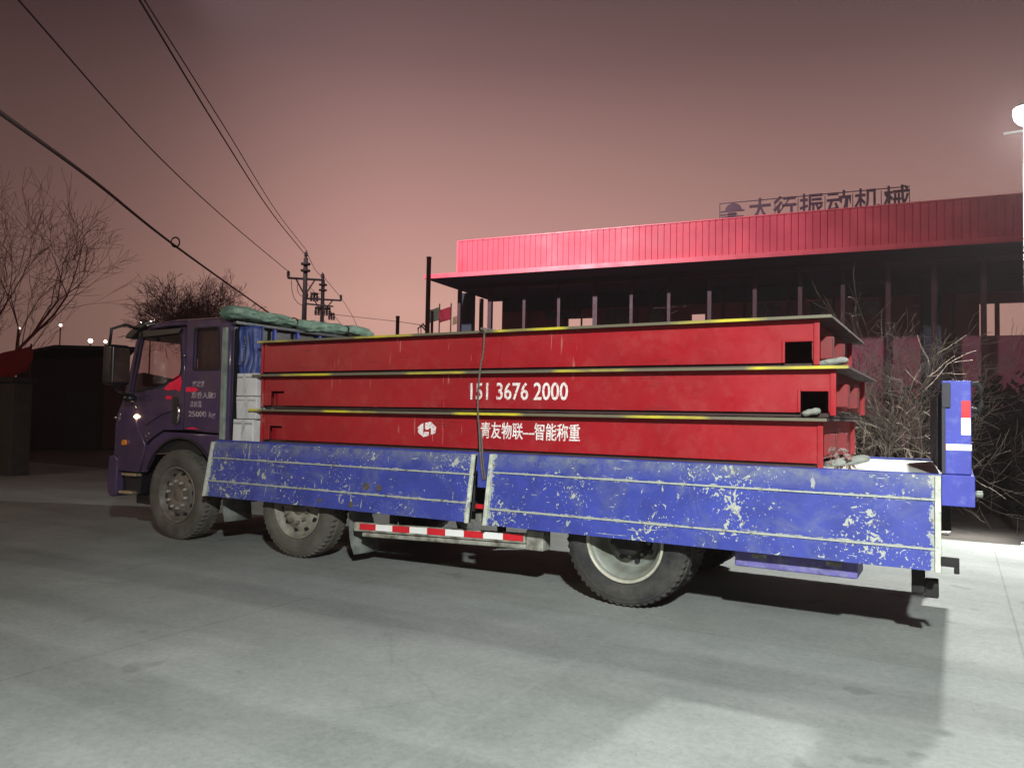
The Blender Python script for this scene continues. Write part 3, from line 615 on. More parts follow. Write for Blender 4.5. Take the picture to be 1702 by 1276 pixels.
# --- rear corner posts and tailgate
for far in (False, True):
    ya, yb = (.0, .075) if not far else (YF-.075, YF)
    g = G(); g.box(-.095, .07, ya, yb, 1.17, 1.775); po = g.build('corner_post', m_bluel, truck, .008)
    if not far:
        g = G(); g.box(-.098, .088, -.012, -.002, .966, 1.166); g.build('corner_plate', m_bluel, truck, .006)
        e = -.0035
        g = G(); g.box(.015, .066, e, -.0005, 1.535, 1.645); g.build('red_reflector', m_redtape, po)
        g = G(); g.box(.013, .066, e, -.0005, 1.425, 1.534); g.build('white_reflector', m_whitetape, po)
        g = G(); g.box(-.072, .0715, e-.001, -.0005, 1.325, 1.365); g.build('white_reflector', m_whitetape, po)
        g = G(); g.box(-.094, -.073, e, -.0005, 1.325, 1.365); g.build('red_reflector', m_redtape, po)
        g = G(); g.box(-.095, -.045, -.02, -.001, 1.60, 1.76).box(-.097, -.075, -.015, -.001, 1.17, 1.60); g.build('post_dark_plate', mat('dark_plate_paint', (.035, .033, .045), .7), po, .004)  # dark plates down the left edge of the post
        g = G(); g.tube([(.072, .03, 1.75), (.105, .03, 1.755), (.125, .03, 1.72), (.125, .03, 1.62), (.108, .03, 1.585), (.072, .03, 1.59)], .017, 8); g.box(.072, .105, .01, .05, 1.548, 1.562); g.build('latch_handle', m_chas, po)
        g = G(); g.lathe([(0, 1.0), (.0, .09), (.018, .09), (.022, .10), (.022, .13), (0, .135)][1:], (0, .03, 1.05), 14, 'x'); g.build('marker_lamp', m_rimw, truck)
# tailgate leaf, stands a little inward at its far end
g = G()
def tg(x, y): return x-.06*(y/YF)
pts = [(-.106, .085), (-.098, .085), (-.195, 2.2), (-.225, 2.2)]
g.prism(pts, 1.175, 1.70, 'z'); tgo = g.build('tailgate', mat('tailgate_shaded', (.012, .012, .022), .7, 0, .3, 6), truck)  # inner face coloured near black to stand for its unlit side
g = G(); g.box(-.125, -.108, .12, .16, 1.19, 1.68); g.build('tailgate_rib', m_black, tgo)
# --- guards, flaps, tool box, underrun
g = G(); g.hexa([(-5.10, .012, .345), (-3.19, .012, .41), (-3.19, .06, .41), (-5.10, .06, .345), (-5.10, .012, .432), (-3.19, .012, .497), (-3.19, .06, .497), (-5.10, .06, .432)])
g.hexa([(-5.0, .02, .30), (-3.19, .02, .365), (-3.19, .10, .365), (-5.0, .10, .30), (-5.0, .02, .34), (-3.19, .02, .405), (-3.19, .10, .405), (-5.0, .10, .34)])
g.box(-3.185, -3.02, .02, .16, .36, .53)
so = g.build('side_guard', m_guard, truck, .01)
g = G()
for x in (-4.7, -3.5): g.box(x, x+.06, .065, .12, .44, 1.0)
g.box(-4.98, -3.2, .18, .205, .62, .68)
g.build('guard_bracket', m_chas, so)
x0 = -5.0
for k in range(9):
    xa, xb = -5.02+k*.202, -5.02+(k+1)*.202-.003; z = lambda x: .345+(x+5.10)/1.91*.065
    g = G(); g.hexa([(xa, .007, z(xa)+.022), (xb, .007, z(xb)+.022), (xb, .0105, z(xb)+.022), (xa, .0105, z(xa)+.022), (xa, .007, z(xa)+.079), (xb, .007, z(xb)+.079), (xb, .0105, z(xb)+.079), (xa, .0105, z(xa)+.079)])
    g.build('red_reflector' if k % 2 == 0 else 'white_reflector', m_redtape if k % 2 == 0 else m_whitetape, so)
g = G(); g.box(-3.66, -3.5, .10, .104, .66, .70); g.build('white_reflector', m_whitetape, truck); g = G(); g.box(-3.75, -3.663, .10, .104, .66, .70); g.build('red_reflector', m_redtape, truck)
def flap(x, y0, y1, z0, z1, bend):
    g = G(); v = []; n = 7
    for i in range(n):
        t = i/(n-1); z = z1+(z0-z1)*t
        for y in (y0, (y0+y1)/2, y1): v.append((x+bend*t*t+.02*math.sin(t*5+y*9), y+.03*t*math.sin(y*14), z))
    g.add(v, [(i*3+j, i*3+j+1, i*3+3+j+1, i*3+3+j) for i in range(n-1) for j in (0, 1)])
    o = g.build('mud_flap', m_flap, truck, 0, True); md = o.modifiers.new('s', 'SOLIDIFY'); md.thickness = .014
for y0, y1 in ((.06, .44), (YF-.44, YF-.06)):
    flap(-5.24, y0, y1, .10, .62, .10); flap(-7.08, y0, y1, .26, .86, .05)
g = G(); g.box(-1.43, -.60, .02, .38, .425, .60); o = g.build('tool_box', m_tool, truck, .012)
g = G(); g.box(-1.30, -1.20, .008, .019, .50, .53).box(-.80, -.70, .008, .019, .5, .53); g.build('tool_box_latch', m_guard, o)
g = G(); g.box(-1.46, -.45, .06, .34, .605, .70); g.build('tool_box_mount', m_chas, truck)
g = G(); g.box(-.30, -.16, .10, 2.2, .54, .62).box(-.28, -.20, .12, .2, .36, .54).box(-.20, -.12, .12, .2, .34, .46).box(-.28, -.2, 2.0, 2.1, .4, 1.0).box(-.28, -.2, .5, .6, .6, 1.0); g.build('underrun_bar', m_chas, truck, .008)
g = G(); g.prism([(-1.86, .50), (-1.55, .62), (-1.55, .70), (-1.9, .72)], .1, .5); g.build('rear_fender', m_chas, truck)
# --- head rack behind the cab
g = G()
for y in (.62, .98, 1.36, 1.72, 2.1): g.box(-6.97, -6.93, y, y+.035, 1.15, 2.45)
g.build('rack_bar', m_bluep, truck, .005)
g = G(); g.box(-6.975, -6.925, .06, 2.24, 2.452, 2.49); g.build('rack_top_rail', m_cabd, truck, .005)
g = G(); g.box(-7.10, -7.03, .02, .085, 1.17, 2.42); g.build('rack_post', m_post, truck, .008)
g = G(); g.box(-7.10, -7.03, 2.2, 2.26, 1.17, 2.42); g.build('rack_post', m_post, truck, .008)

# ================================================================= LOAD: three stacked platform frames
YB0, YB1 = .125, 2.10
def platform(z0, x0, x1, px0, px1, label, notchL, notchR, bottom=False):
    o = thing('steel_platform', label, 'steel platform', ((x0+x1)/2, 1.1, z0), 'red steel platform frames stacked on the truck bed')
    zt = z0+.345; zb = z0+(.040 if bottom else .034)
    out = [(x0, zb)]; holes = []
    if notchL: out += [(notchL[0], zb), (notchL[0], z0+.185), (notchL[1], z0+.185), (notchL[1], zb)]
    if notchR: out += [(notchR[0], zb), (notchR[0], z0+.185), (notchR[1], z0+.185), (notchR[1], zb)]
    out += [(x1, zb), (x1, zt), (x0, zt)]
    for y in (YB0, YB1-.012): plate('side_beam', out, [], y, y+.012, m_red, o, 0)
    # flange along the foot of the web, end posts, notch trim
    g = G()
    segs = []; a = x0
    for nn in (notchL, notchR):
        if nn: segs.append((a, nn[0])); a = nn[1]
    segs.append((a, x1))
    g2 = G(); g2.box(x0+.05, x1-.05, .16, 2.06, z0+.002, zb-.004); g2.build('skid_rail', m_deck, o)
    # end trim posts, proud of the web
    for xa, xb in ((x0-.004, x0+.03), (x1-.035, x1+.006)): g.box(xa, xb, YB0-.014, YB0-.001, zb-(.034 if bottom else .02), zt-.001)
    for nn in (notchL, notchR):
        if nn: g.box(nn[0]-.022, nn[0], YB0-.010, YB0-.001, zb, z0+.20); g.box(nn[0], nn[1]-.003 if nn is notchR else nn[1], YB0-.010, YB0-.001, z0+.186, z0+.20)
    g.build('edge_trim', m_red, o, .004)
    # end plates and cross members
    g = G(); g.box(x0, x0+.012, YB0+.014, YB1-.014, zb, zt-.002); g.box(x1-.05, x1-.038, YB0+.014, YB1-.014, zb+.02, zt-.002); g.build('end_plate', m_redd, o)
    for nn in (notchL,):
        if nn: g = G(); g.box(nn[0]-.01, nn[1]+.01, YB0+.045, YB0+.055, zb, z0+.165); g.build('recess_plate', m_red, o)
    g = G()
    for k in range(6):
        x = x0+.8+k*(x1-x0-1.6)/5; g.box(x, x+.06, YB0+.014, YB1-.014, zb+.03, zt-.004)
    g.build('cross_member', m_redd, o)
    # end brackets
    g = G()
    for y in (.42, 1.05): g.box(x1-.036, x1+.05, y, y+.10, z0+.08, z0+.25)
    br = g.build('end_bracket', m_redd, o, .006)
    # deck plate with worn hazard edge
    g = G(); g.box(px0, px1, .042, 2.19, zt, z0+.362); g.build('deck_plate', m_deck, o)
    g = G(); g.box(px0, px1, .0355, .0415, zt-.002, z0+.3645); g.build('hazard_edge', m_haz, o)
    return o
P1 = platform(1.152, -6.55, -.84, -6.66, -.80, 'lowest of three stacked red steel platforms, with white emblem and Chinese lettering', (-6.42, -6.235), None, True)
P2 = platform(1.523, -6.555, -.755, -6.62, -.66, 'middle red steel platform of the stack, with a white phone number', (-6.41, -6.22), (-.99, -.80))
P3 = platform(1.884, -6.57, -.865, -6.55, -.77, 'topmost red steel platform of the stack, without lettering', None, (-1.10, -.905))
TY = YB0-.0015
link('phone_number', text_mesh('151 3676 2000', -3.845, -2.86, 1.632, 1.787, TY, .002, .012), m_lw, P2)
link('lettering', text_mesh('青友物联—智能称重', -3.725, -2.743, 1.285, 1.435, TY, .002, .012), m_lw, P1)
ex = lambda p: (-4.434+(p[0]-270)/118*.214, 1.425-(p[1]-440)/112*.147)
for poly in ([(271, 485), (295, 456), (306, 453), (306, 514), (342, 514), (342, 539), (308, 553), (274, 522)],
             [(318, 450), (352, 440), (388, 478), (383, 522), (356, 533), (356, 488), (342, 488), (342, 498), (318, 498)]):
    plate('emblem', [ex(p) for p in poly], [], TY-.001, TY+.001, m_lw, P1)
# stencil bridges across the digits
# ropes
g = G(); cp = [(-3.62, 2.25, 2.0), (-3.62, 2.2, 2.262), (-3.64, 1.1, 2.262), (-3.645, .04, 2.262), (-3.648, .030, 2.23), (-3.66, .034, 2.05), (-3.685, .028, 1.90), (-3.70, .030, 1.70), (-3.70, .028, 1.53), (-3.675, .02, 1.35), (-3.64, -.015, 1.172), (-3.625, -.025, 1.09), (-3.60, -.02, .93)]
g.tube(qinterp(cp, 60), .0085, 8); g.tube(qinterp([(p[0]+.02, p[1]+.004, p[2]) for p in cp[9:]], 16), .008, 8)
tag(g.build('tie_rope', m_rope, None, 0, True), 'worn grey-brown rope tied down over the stack of red platforms', 'rope')
# cartons
def carton(x0, x1, z0, z1, label, seed):
    rg = random.Random(seed); o = thing('white_carton', label, 'carton', ((x0+x1)/2, .3, z0), 'white cartons stacked behind the cab')
    g = G(); j = lambda: rg.uniform(-.006, .006)
    g.hexa([(x0+j(), .08, z0), (x1+j(), .08, z0), (x1, .50, z0), (x0, .50, z0), (x0+j(), .08+j(), z1), (x1+j(), .08+j(), z1), (x1, .50, z1), (x0, .50, z1)]); g.build('carton_body', m_box, o, .008)
    xm = (x0+x1)/2+rg.uniform(-.03, .03)
    g = G(); g.box(xm-.022, xm+.022, .0722, .0745, z0+.004, z1-.004); g.build('packing_tape', m_tape, o)
    g = G(); a = x0+.03+rg.random()*.12; g.hexa([(a, .0722, z0+.03), (a+.006, .0722, z0+.03), (a+.006, .0745, z0+.03), (a, .0745, z0+.03), (a+.07, .0722, z0+.19), (a+.076, .0722, z0+.19), (a+.076, .0745, z0+.19), (a+.07, .0745, z0+.19)]); g.build('carton_crease', m_tape, o)
    g = G(); g.box(x0+.01, x1-.01, .0725, .0745, z1-.045+rg.uniform(-.01, .01), z1-.035); g.build('carton_flap_edge', mat('carton_crease', (.33, .32, .33), .8), o)
carton(-6.945, -6.63, 1.156, 1.400, 'lowest white carton of the three, standing on the truck bed behind the cab', 1)
carton(-6.90, -6.59, 1.406, 1.650, 'middle white carton of the stack of three behind the cab', 2)
carton(-6.905, -6.595, 1.656, 1.905, 'topmost white carton of the stack of three behind the cab', 3)
# rolled green tarpaulin along the rack
g = G(); v = []; n = 90; sg = 32; rg = random.Random(8)
for i in range(n):
    t = i/(n-1); y = -.10+2.5*t; sag = .02*math.sin(t*9)+.012*math.sin(t*23); pinch = 1
    for yc in (.95, 1.85): pinch -= .38*math.exp(-((y-yc)/.045)**2)
    end = min(1, (min(t, 1-t)*n/3.0+.05))**.6
    for k in range(sg):
        a = 2*math.pi*k/sg; r = (.098+.040*mnoise.noise(Vector((y*3.2, math.cos(a)*1.3, math.sin(a)*1.3)))+.022*mnoise.noise(Vector((y*9, math.cos(a)*3, math.sin(a)*3)))+.010*mnoise.noise(Vector((y*24, math.cos(a)*8, math.sin(a)*8))))*pinch*end
        dropv = -.035*max(0, t-.8)/.2
        v.append((-6.98+1.25*r*math.cos(a), y, 2.565+sag+dropv+.72*r*math.sin(a)))
g.add(v, [(i*sg+k, i*sg+(k+1) % sg, (i+1)*sg+(k+1) % sg, (i+1)*sg+k) for i in range(n-1) for k in range(sg)]+[tuple(range(sg)), tuple((n-1)*sg+k for k in range(sg))])
tr = thing('rolled_tarpaulin', 'rolled green canvas tarpaulin lying along the top of the rack behind the cab', 'tarpaulin', (-6.98, 1.15, 2.48))
g.build('canvas_roll', m_tarp, tr, 0, True)
for yc in (.95, 1.85):
    g = G(); g.tube([(-6.98+.085*math.cos(a), yc+.01*math.sin(a*2), 2.565+.062*math.sin(a)) for a in [2*math.pi*k/16 for k in range(17)]], .008, 6); g.build('tie_strap', m_black, tr)
# blue tarpaulin hanging on the rack, with chain
def hang(x0, x1, z0, z1, y, seed, name, label):
    g = G(); v = []; nx, nz_ = 22, 26
    for i in range(nx+1):
        for j in range(nz_+1):
            x = x0+(x1-x0)*i/nx; z = z0+(z1-z0)*j/nz_+.03*math.sin(i*.6+seed)*(1-j/nz_)
            x += .05*mnoise.noise(Vector((seed, z*2, i*.2)))
            v.append((x, y+.045*math.sin(i*1.05+z*1.5+seed)+.05*mnoise.noise(Vector((x*5, z*4, seed))), z))
    g.add(v, [(i*(nz_+1)+j, (i+1)*(nz_+1)+j, (i+1)*(nz_+1)+j+1, i*(nz_+1)+j+1) for i in range(nx) for j in range(nz_)])
    o = g.build(name, m_btarp, None, 0, True); md = o.modifiers.new('s', 'SOLIDIFY'); md.thickness = .012
    return tag(o, label, 'tarpaulin')
hang(-7.00, -6.72, 1.35, 2.44, .22, 1.0, 'hanging_tarpaulin', 'crumpled blue tarpaulin hanging from the rack above the white cartons')
g = G(); cpts = [(-6.86, .13, 2.33), (-6.835, .12, 2.26), (-6.84, .11, 2.16), (-6.835, .11, 2.08), (-6.86, .11, 2.03), (-6.90, .11, 2.02), (-6.93, .11, 2.01)]
for i in range(len(cpts)-1):
    a, b = Vector(cpts[i]), Vector(cpts[i+1])
    for k in range(3):
        p = a.lerp(b, k/3); q = a.lerp(b, (k+.75)/3); g.tube([p, q], .010 if k % 2 else .007, 6)
tag(g.build('steel_chain', m_chrome, None, 0, True), 'short shiny steel chain hanging on the blue tarpaulin behind the cab', 'chain')
# cloth pads at the platform ends
def pad(p, q, r, label, seed):
    p, q = Vector(p), Vector(q); g = G(); n, sg = 22, 14; v = []; d = (q-p).normalized(); a = d.cross(Vector((0, 0, 1))).normalized(); b = a.cross(d)
    for i in range(n):
        t = i/(n-1); c = p.lerp(q, t); e = (1-abs(2*t-1)**5)**.5*.98+.02
        for k in range(sg):
            an = 2*math.pi*k/sg; rr = r*e*(1+.28*mnoise.noise(Vector((seed+t*3, math.cos(an), math.sin(an))))+.04*math.sin(t*17+seed))
            v.append(c+a*rr*math.cos(an)+b*rr*.8*math.sin(an))
    g.add(v, [(i*sg+k, i*sg+(k+1) % sg, (i+1)*sg+(k+1) % sg, (i+1)*sg+k) for i in range(n-1) for k in range(sg)]+[tuple(range(sg)), tuple((n-1)*sg+k for k in range(sg))])
    tag(g.build('cloth_pad', m_cloth, None, 0, True), label, 'cloth pad', 'rolled cloth pads between the platforms')
pad((-.88, .16, 1.905), (-.665, .08, 1.930), .032, 'pale cloth pad poking out at the end under the topmost platform', 1)
pad((-.98, .13, 1.545), (-.85, .11, 1.575), .030, 'short grey cloth pad inside the square notch of the middle platform', 2)
pad((-.83, .16, 1.185), (-.545, .30, 1.24), .038, 'longest pale cloth roll, lying on the truck bed by the lowest platform', 3)
g = G(); rg = random.Random(5)
for k in range(46):
    c = Vector((-.78+rg.uniform(-.04, .13), .2+rg.uniform(-.06, .14), 1.17+rg.random()**2*.13)); s_ = rg.uniform(.008, .022); d = Vector((rg.gauss(0, 1), rg.gauss(0, 1), rg.gauss(0, 1))).normalized(); e = d.orthogonal().normalized()
    g.add([c+d*s_*2, c+e*s_, c-d*s_*2, c-e*s_, c+d.cross(e)*s_], [(0, 1, 4), (1, 2, 4), (2, 3, 4), (3, 0, 4), (0, 3, 2, 1)])
tag(g.build('rag_bundle', m_rag), 'ragged frayed white rags heaped at the end of the lowest platform', 'rags')

# ================================================================= BUILDING (long canopy with red parapet)
TH = R(6.3); B = thing('factory_building', 'long factory building with red corrugated parapet, deep canopy and dark recessed front', 'building', (-24.457, 30, 0), None, TH)
UR = 60
g = G(); v = []; u = 0.; k = 0; prof = []
while u < UR:
    prof += [(u, 0), (u+.255, 0), (u+.268, .035), (u+.305, .035), (u+.318, 0)]; u += .318
n = len(prof)
g.add([(a, b, z) for a, b in prof for z in (9.45, 11.24)], [(2*i, 2*i+2, 2*i+3, 2*i+1) for i in range(n-1)])
pb = g.build('parapet', m_fac, B)
g = G(); g.box(-.06, UR, -.05, .12, 11.242, 11.30).box(-.07, .06, -.045, -.004, 9.45, 11.24).box(0, .05, .05, 9, 9.45, 11.24); g.build('parapet_cap', m_facedge, pb)
g = G(); g.box(-2.0, UR, -.34, -.22, 9.18, 9.42); g.build('canopy_fascia', m_facedge, B)
g = G(); g.add([(-2.0, -.215, 9.39), (UR, -.215, 9.39), (UR, 0, 9.46), (-2.0, 0, 9.46), (-2.05, 9, 9.7), (UR, 9, 9.7)], [(0, 1, 2, 3), (3, 2, 5, 4)]); g.build('canopy_sheet', m_fac, B)
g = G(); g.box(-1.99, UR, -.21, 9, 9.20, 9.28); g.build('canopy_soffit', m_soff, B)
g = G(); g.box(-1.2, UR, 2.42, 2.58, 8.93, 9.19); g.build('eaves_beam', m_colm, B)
for u, wd in ((-1.17, .2), (.86, .24), (3.07, .17), (5.2, .17), (7.34, .26), (9.4, .17), (11.45, .17), (13.58, .2), (15.85, .2), (18.02, .2), (19.98, .2), (21.97, .22), (23.9, .22), (25.9, .22)):
    g = G(); g.box(u-wd/2, u+wd/2, 2.42, 2.42+wd, 0, 8.93); g.build('column', m_colm, B)
for ua, ub, va, vb, m_ in ((-2.35, -1.62, 5, 5.5, m_wall), (-2.28, -2.06, 7.4, 7.6, m_colm), (23.7, 24.6, 6.8, 7.6, m_wall)):
    g = G(); g.box(ua, ub, va, vb, 0, 9.19); g.build('column', m_, B)
# recessed front wall with openings that show the sky behind
WV = 8
def wallrow(z0, z1, gaps, m_, name):
    g = G(); a = -.88
    for ga, gb in gaps+[(46, 46)]:
        if ga > a: g.box(a, ga, WV, WV+.2, z0, z1)
        a = gb
    g.build(name, m_, B)
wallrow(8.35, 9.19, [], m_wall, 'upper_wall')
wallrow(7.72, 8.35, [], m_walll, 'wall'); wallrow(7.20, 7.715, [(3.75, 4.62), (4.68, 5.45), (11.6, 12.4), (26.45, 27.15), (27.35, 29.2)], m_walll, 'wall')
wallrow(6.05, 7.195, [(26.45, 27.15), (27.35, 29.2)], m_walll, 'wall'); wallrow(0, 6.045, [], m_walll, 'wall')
g = G()
for u in (1.0, 3.6, 5.6, 8.2, 10.0, 13.4, 14.6, 17.0, 19.4, 22.2, 25.2): g.box(u, u+.13, WV-.10, WV-.004, 0, 9.19)
g.box(-.8, 46, WV-.06, WV-.004, 8.3, 8.42)
g.build('wall_mullion', m_colm, B)
for ua, ub, za, zb in ((2.2, 4.6, 7.75, 8.25), (6.2, 7.8, 7.3, 8.2), (9.0, 9.9, 7.2, 8.25), (15.0, 16.6, 7.3, 8.2), (18.2, 19.1, 7.2, 8.2), (20.4, 21.7, 7.3, 8.1)):
    g = G(); g.box(ua, ub, WV-.06, WV-.005, za, zb); g.build('window', m_wdark if 'm_wdark' in globals() else mat('dull_window', (.05, .055, .06), .25), B)
# pipe brace seen below the canopy
g = G(); g.tube([(9.9, 4, 7.2), (10.3, 4, 8.4), (11.6, 4, 9.1)], .03, 6); g.tube([(11.2, 3.4, 7.1), (12.2, 3.4, 7.55), (10.4, 3.4, 7.5)], .025, 6); g.build('pipe_brace', m_colm, B)
# roof sign
S = thing('roof_sign', 'rooftop sign of dark cut-out Chinese characters with a half-sun emblem on a thin frame', 'sign', (-24.457, 30, 11.3), None, TH)
for ch, u in zip('太行振动机械', (16.28, 17.42, 18.62, 19.82, 21.02, 22.24)):
    me = text_mesh(ch, u-.53, u+.53, 11.16-11.3, 12.30-11.3, .6, .10, .012); link('sign_character', me, m_sign, S)
g = G(); g.prism([(15.02+.40*math.cos(R(a)), .50+.36*math.sin(R(a))) for a in range(0, 181, 12)], .57, .63)
for ua, ub, z in ((14.40, 15.55, .44), (14.40, 15.20, .28), (14.42, 15.50, .15)): g.box(ua, ub, .57, .63, z, z+.075)
g.box(14.75, 15.15, .57, .63, .10, .40)
g.build('emblem', m_sign, S)
g = G(); g.box(14.33, 22.8, .66, .70, .90, .94).box(14.33, 14.37, .66, .70, -.1, .90)
for u in (16.95, 18.0, 19.2, 20.4, 21.6, 22.76): g.box(u, u+.035, .66, .70, -.1, .83)
g.tube([(17.0, .68, .0), (17.6, .68, .83)], .03, 6)
g.build('sign_frame', m_sign, S)

# ================================================================= POLES, FLAGS
def pipe(x, y, h, r, name, label, extra=False, m_=None):
    o = thing(name, label, 'pole', (x, y, 0)); g = G(); g.tube([(x, y, -.03), (x, y, h)], r, 14); g.build('shaft', m_ or m_steelp, o, 0, False)
    g = G(); g.lathe([(0, h+.03), (r*1.15, h+.02), (r*1.15, h-.03)], (x, y, 0), 14, 'z'); g.build('pole_cap', m_ or m_steelp, o)
    if extra:
        g = G()
        for dx, z in ((-.22, 4.62), (-.34, 4.55)): g.tube([(x, y, z-.15), (x+dx*.6, y-.1, z+.1), (x+dx, y-.1, z), (x+dx*.9, y-.1, z-.35)], .028, 6)
        g.build('cable_hook', m_pole, o)
pipe(-16.45, 16.45, 7.1, .082, 'steel_pipe_pole', 'tallest rust-brown steel pipe rising past the left corner of the canopy', True)
pipe(-17.39, 15.93, 4.95, .065, 'steel_pipe_pole', 'short brown pipe standing alone left of the flags')
pipe(-16.8, 17.2, 5.25, .05, 'steel_pipe_pole', 'thin short dark post close beside the tall pipe and flags')
def flagpole(x, y, h, w_, hh, m_, label, dz=0):
    o = thing('flag', label, 'flag', (x, y, 0), 'flags on poles beyond the truck')
    g = G(); g.tube([(x, y, -.03), (x, y, h)], .05, 8); g.build('flag_pole', m_steelp, o)
    g = G(); n, mrows = 14, 8; v = []; dr = Vector((-.84, -.5, 0)).normalized()
    for i in range(n+1):
        for j in range(mrows+1):
            t = i/n; p = Vector((x, y, h-.25-dz))+dr*w_*t; wv = .12*math.sin(t*7+j*.4)*t
            v.append((p.x+wv*.5, p.y-wv*.9, p.z-hh*j/mrows-.42*t*w_*.8))
    g.add(v, [(i*(mrows+1)+j, (i+1)*(mrows+1)+j, (i+1)*(mrows+1)+j+1, i*(mrows+1)+j+1) for i in range(n) for j in range(mrows)])
    f = g.build('flag_cloth', m_, o, 0, True); md = f.modifiers.new('s', 'SOLIDIFY'); md.thickness = .02
flagpole(-34.64, 42.5, 9.98, .72, 1.0, m_flagg, 'dark green flag on a pole, left of the red flag')
flagpole(-33.91, 43.0, 10.05, .92, 1.0, m_flagr, 'red flag on a pole beside the green one')
flagpole(-33.3, 43.2, 9.35, .45, .6, m_flagy, 'small ochre flag just right of the red flag')

def insul(g, p, s=1.): g.lathe([(0, 0), (.05*s, .0), (.03*s, .05*s), (.06*s, .07*s), (.03*s, .11*s), (.055*s, .13*s), (.02*s, .2*s), (0, .2*s)], p, 10, 'z')
def upole(x, y, h, r, arm, label):
    o = thing('utility_pole', label, 'utility pole', (x, y, 0), 'utility poles behind the truck')
    g = G(); g.tube([(x, y, -.03), (x, y, h)], [r*1.25, r*.9], 14); g.build('shaft', m_pole, o, 0, True)
    a, b, z = arm; a, b = Vector((*a, z)), Vector((*b, z)); c = Vector((x, y, z))
    off = Vector((.25, -.4, 0))*.5
    ar = G(); ar.tube([a, b], .055, 6); ao = ar.build('crossarm', m_pole, o)
    g = G()
    for e in (a, b): g.tube([c.lerp(e, .55), (x, y, z-.75)], .035, 5)
    g.build('arm_brace', m_pole, ao)
    for e in (a.lerp(c, .04), b.lerp(c, .04)):
        g = G(); insul(g, (e.x, e.y, e.z+.03), 1.5); g.build('insulator', m_pole, ao)
    g = G(); insul(g, (x, y, h), 1.6); g.build('insulator', m_pole, o)
    g = G()
    for z in (h-.25, h-.55): g.lathe([(r*1.2, z-.05), (r*2.0, z-.05), (r*2.0, z+.03), (r*1.2, z+.03)], (x, y, 0), 14, 'z')
    g.build('clamp_band', m_pole, o)
    return o, ao
d1 = Vector((1.08, 1.10, 0)).normalized()
U1, A1 = upole(-25.28, 19.15, 8.35, .105, ((-25.83, 18.62), (-24.75, 19.72), 7.42), 'nearer and taller utility pole with a wide crossarm')
U2, A2 = upole(-30.32, 25.45, 8.75, .11, ((-30.95, 24.85), (-29.62, 26.2), 7.68), 'farther utility pole, just right of the taller one')
# switch gear
for (o, x, y, z) in ((U1, -25.0, 19.45, 6.72), (U1, -24.85, 19.6, 6.1), (U1, -24.6, 19.85, 6.1), (U2, -29.95, 25.8, 6.85)):
    g = G(); g.box(x-.12, x+.12, y-.12, y+.12, z-.02, z+.10)
    for k in (-1, 0, 1): insul(g, (x+k*.09, y+k*.09, z-.28), 1.3)
    g.build('switch_gear', m_pole, o)
g = G(); g.tube([(-25.22, 19.2, 6.3), (-24.4, 20.05, 6.25)], .04, 6)
for a, b, s_ in (((-25.72, 18.75, 7.35), (-25.28, 19.1, 6.2), .25), ((-25.5, 18.95, 7.35), (-25.28, 19.1, 6.6), .15), ((-25.1, 19.3, 6.9), (-24.75, 19.72, 6.85), .12)):
    g.tube([Vector(a).lerp(Vector(b), t)-Vector((.1, .1, s_))*4*t*(1-t) for t in (0, .25, .5, .75, 1)], .014, 5)
g.build('jumper_cable', m_wire, U1)

def wire(P, r, label, m_=None, extra=None):
    g = G(); g.tube(qinterp(P), r, 6)
    tag(g.build('overhead_wire', m_ or m_wire, None, 0, True), label, 'wire', 'overhead wires')
wire([(-10.67, -.83, 7.06), (-11.46, -.1, 7.23), (-15.82, 5.0, 7.37), (-20.38, 10.9, 7.58), (-25.77, 18.63, 7.68)], .014, 'middle overhead wire, running to the left end of the nearer crossarm')
wire([(-9.21, .02, 7.05), (-9.81, .65, 7.16), (-13.36, 4.8, 7.37), (-19.46, 11.81, 8.01), (-25.18, 19.03, 8.46)], .016, 'left wire of the close pair running to the top of the taller pole')
wire([(-9.17, .07, 7.07), (-9.77, .7, 7.17), (-13.26, 4.92, 7.39), (-19.33, 11.94, 8.02), (-25.09, 19.04, 8.62)], .011, 'right thinner wire of the close pair running to the top of the taller pole')
wire([(-7.63, -2.4, 4.35), (-8.6, -1.63, 4.54), (-12.04, 1.47, 5.13), (-15.9, 5.78, 5.31), (-22.92, 14.78, 5.34), (-25.28, 19.1, 4.85)], .026, 'lowest and thickest overhead cable, with a coil part way along', m_wiregrey)
g = G(); c = Vector((-15.85, 5.72, 5.40)); g.tube([c+Vector((-.86, -.5, 0))*.0+Vector((.83*.10*math.cos(a), .5*.10*math.cos(a), .11*math.sin(a)))*(1+.10*math.sin(.75*a)) for a in [4*math.pi*k/64 for k in range(65)]], .012, 5)
tag(g.build('cable_coil', m_wiregrey, None, 0, True), 'small coil of spare cable tied on the thickest overhead wire', 'cable coil')
wire([(-25.25, 19.15, 8.62), (-27.7, 22.2, 8.55), (-30.3, 25.45, 8.85)], .013, 'short wire between the tops of the two utility poles')
wire([(-24.77, 19.70, 7.62), (-27.2, 23.0, 7.68), (-29.64, 26.15, 7.85)], .013, 'short wire between the right ends of the two crossarms')
wire([(-29.64, 26.15, 7.85), (-29.0, 26.6, 6.6), (-28.3, 27.0, 4.6)], .014, 'stay wire dropping from the right end of the farther crossarm')
wire([(-25.2, 19.2, 7.2), (-24.4, 19.9, 6.0), (-23.5, 20.6, 4.6)], .012, 'stay wire dropping between the two utility poles')
wire([(-30.2, 25.5, 6.9), (-24.5, 24.5, 6.1), (-16.4, 16.5, 4.62)], .014, 'low slack wire from the farther utility pole to the tall steel pipe')
wire([(-30.2, 25.5, 6.5), (-26, 22.5, 5.2), (-16.9, 16.5, 4.2)], .012, 'lowest thin wire sagging toward the tall steel pipe')

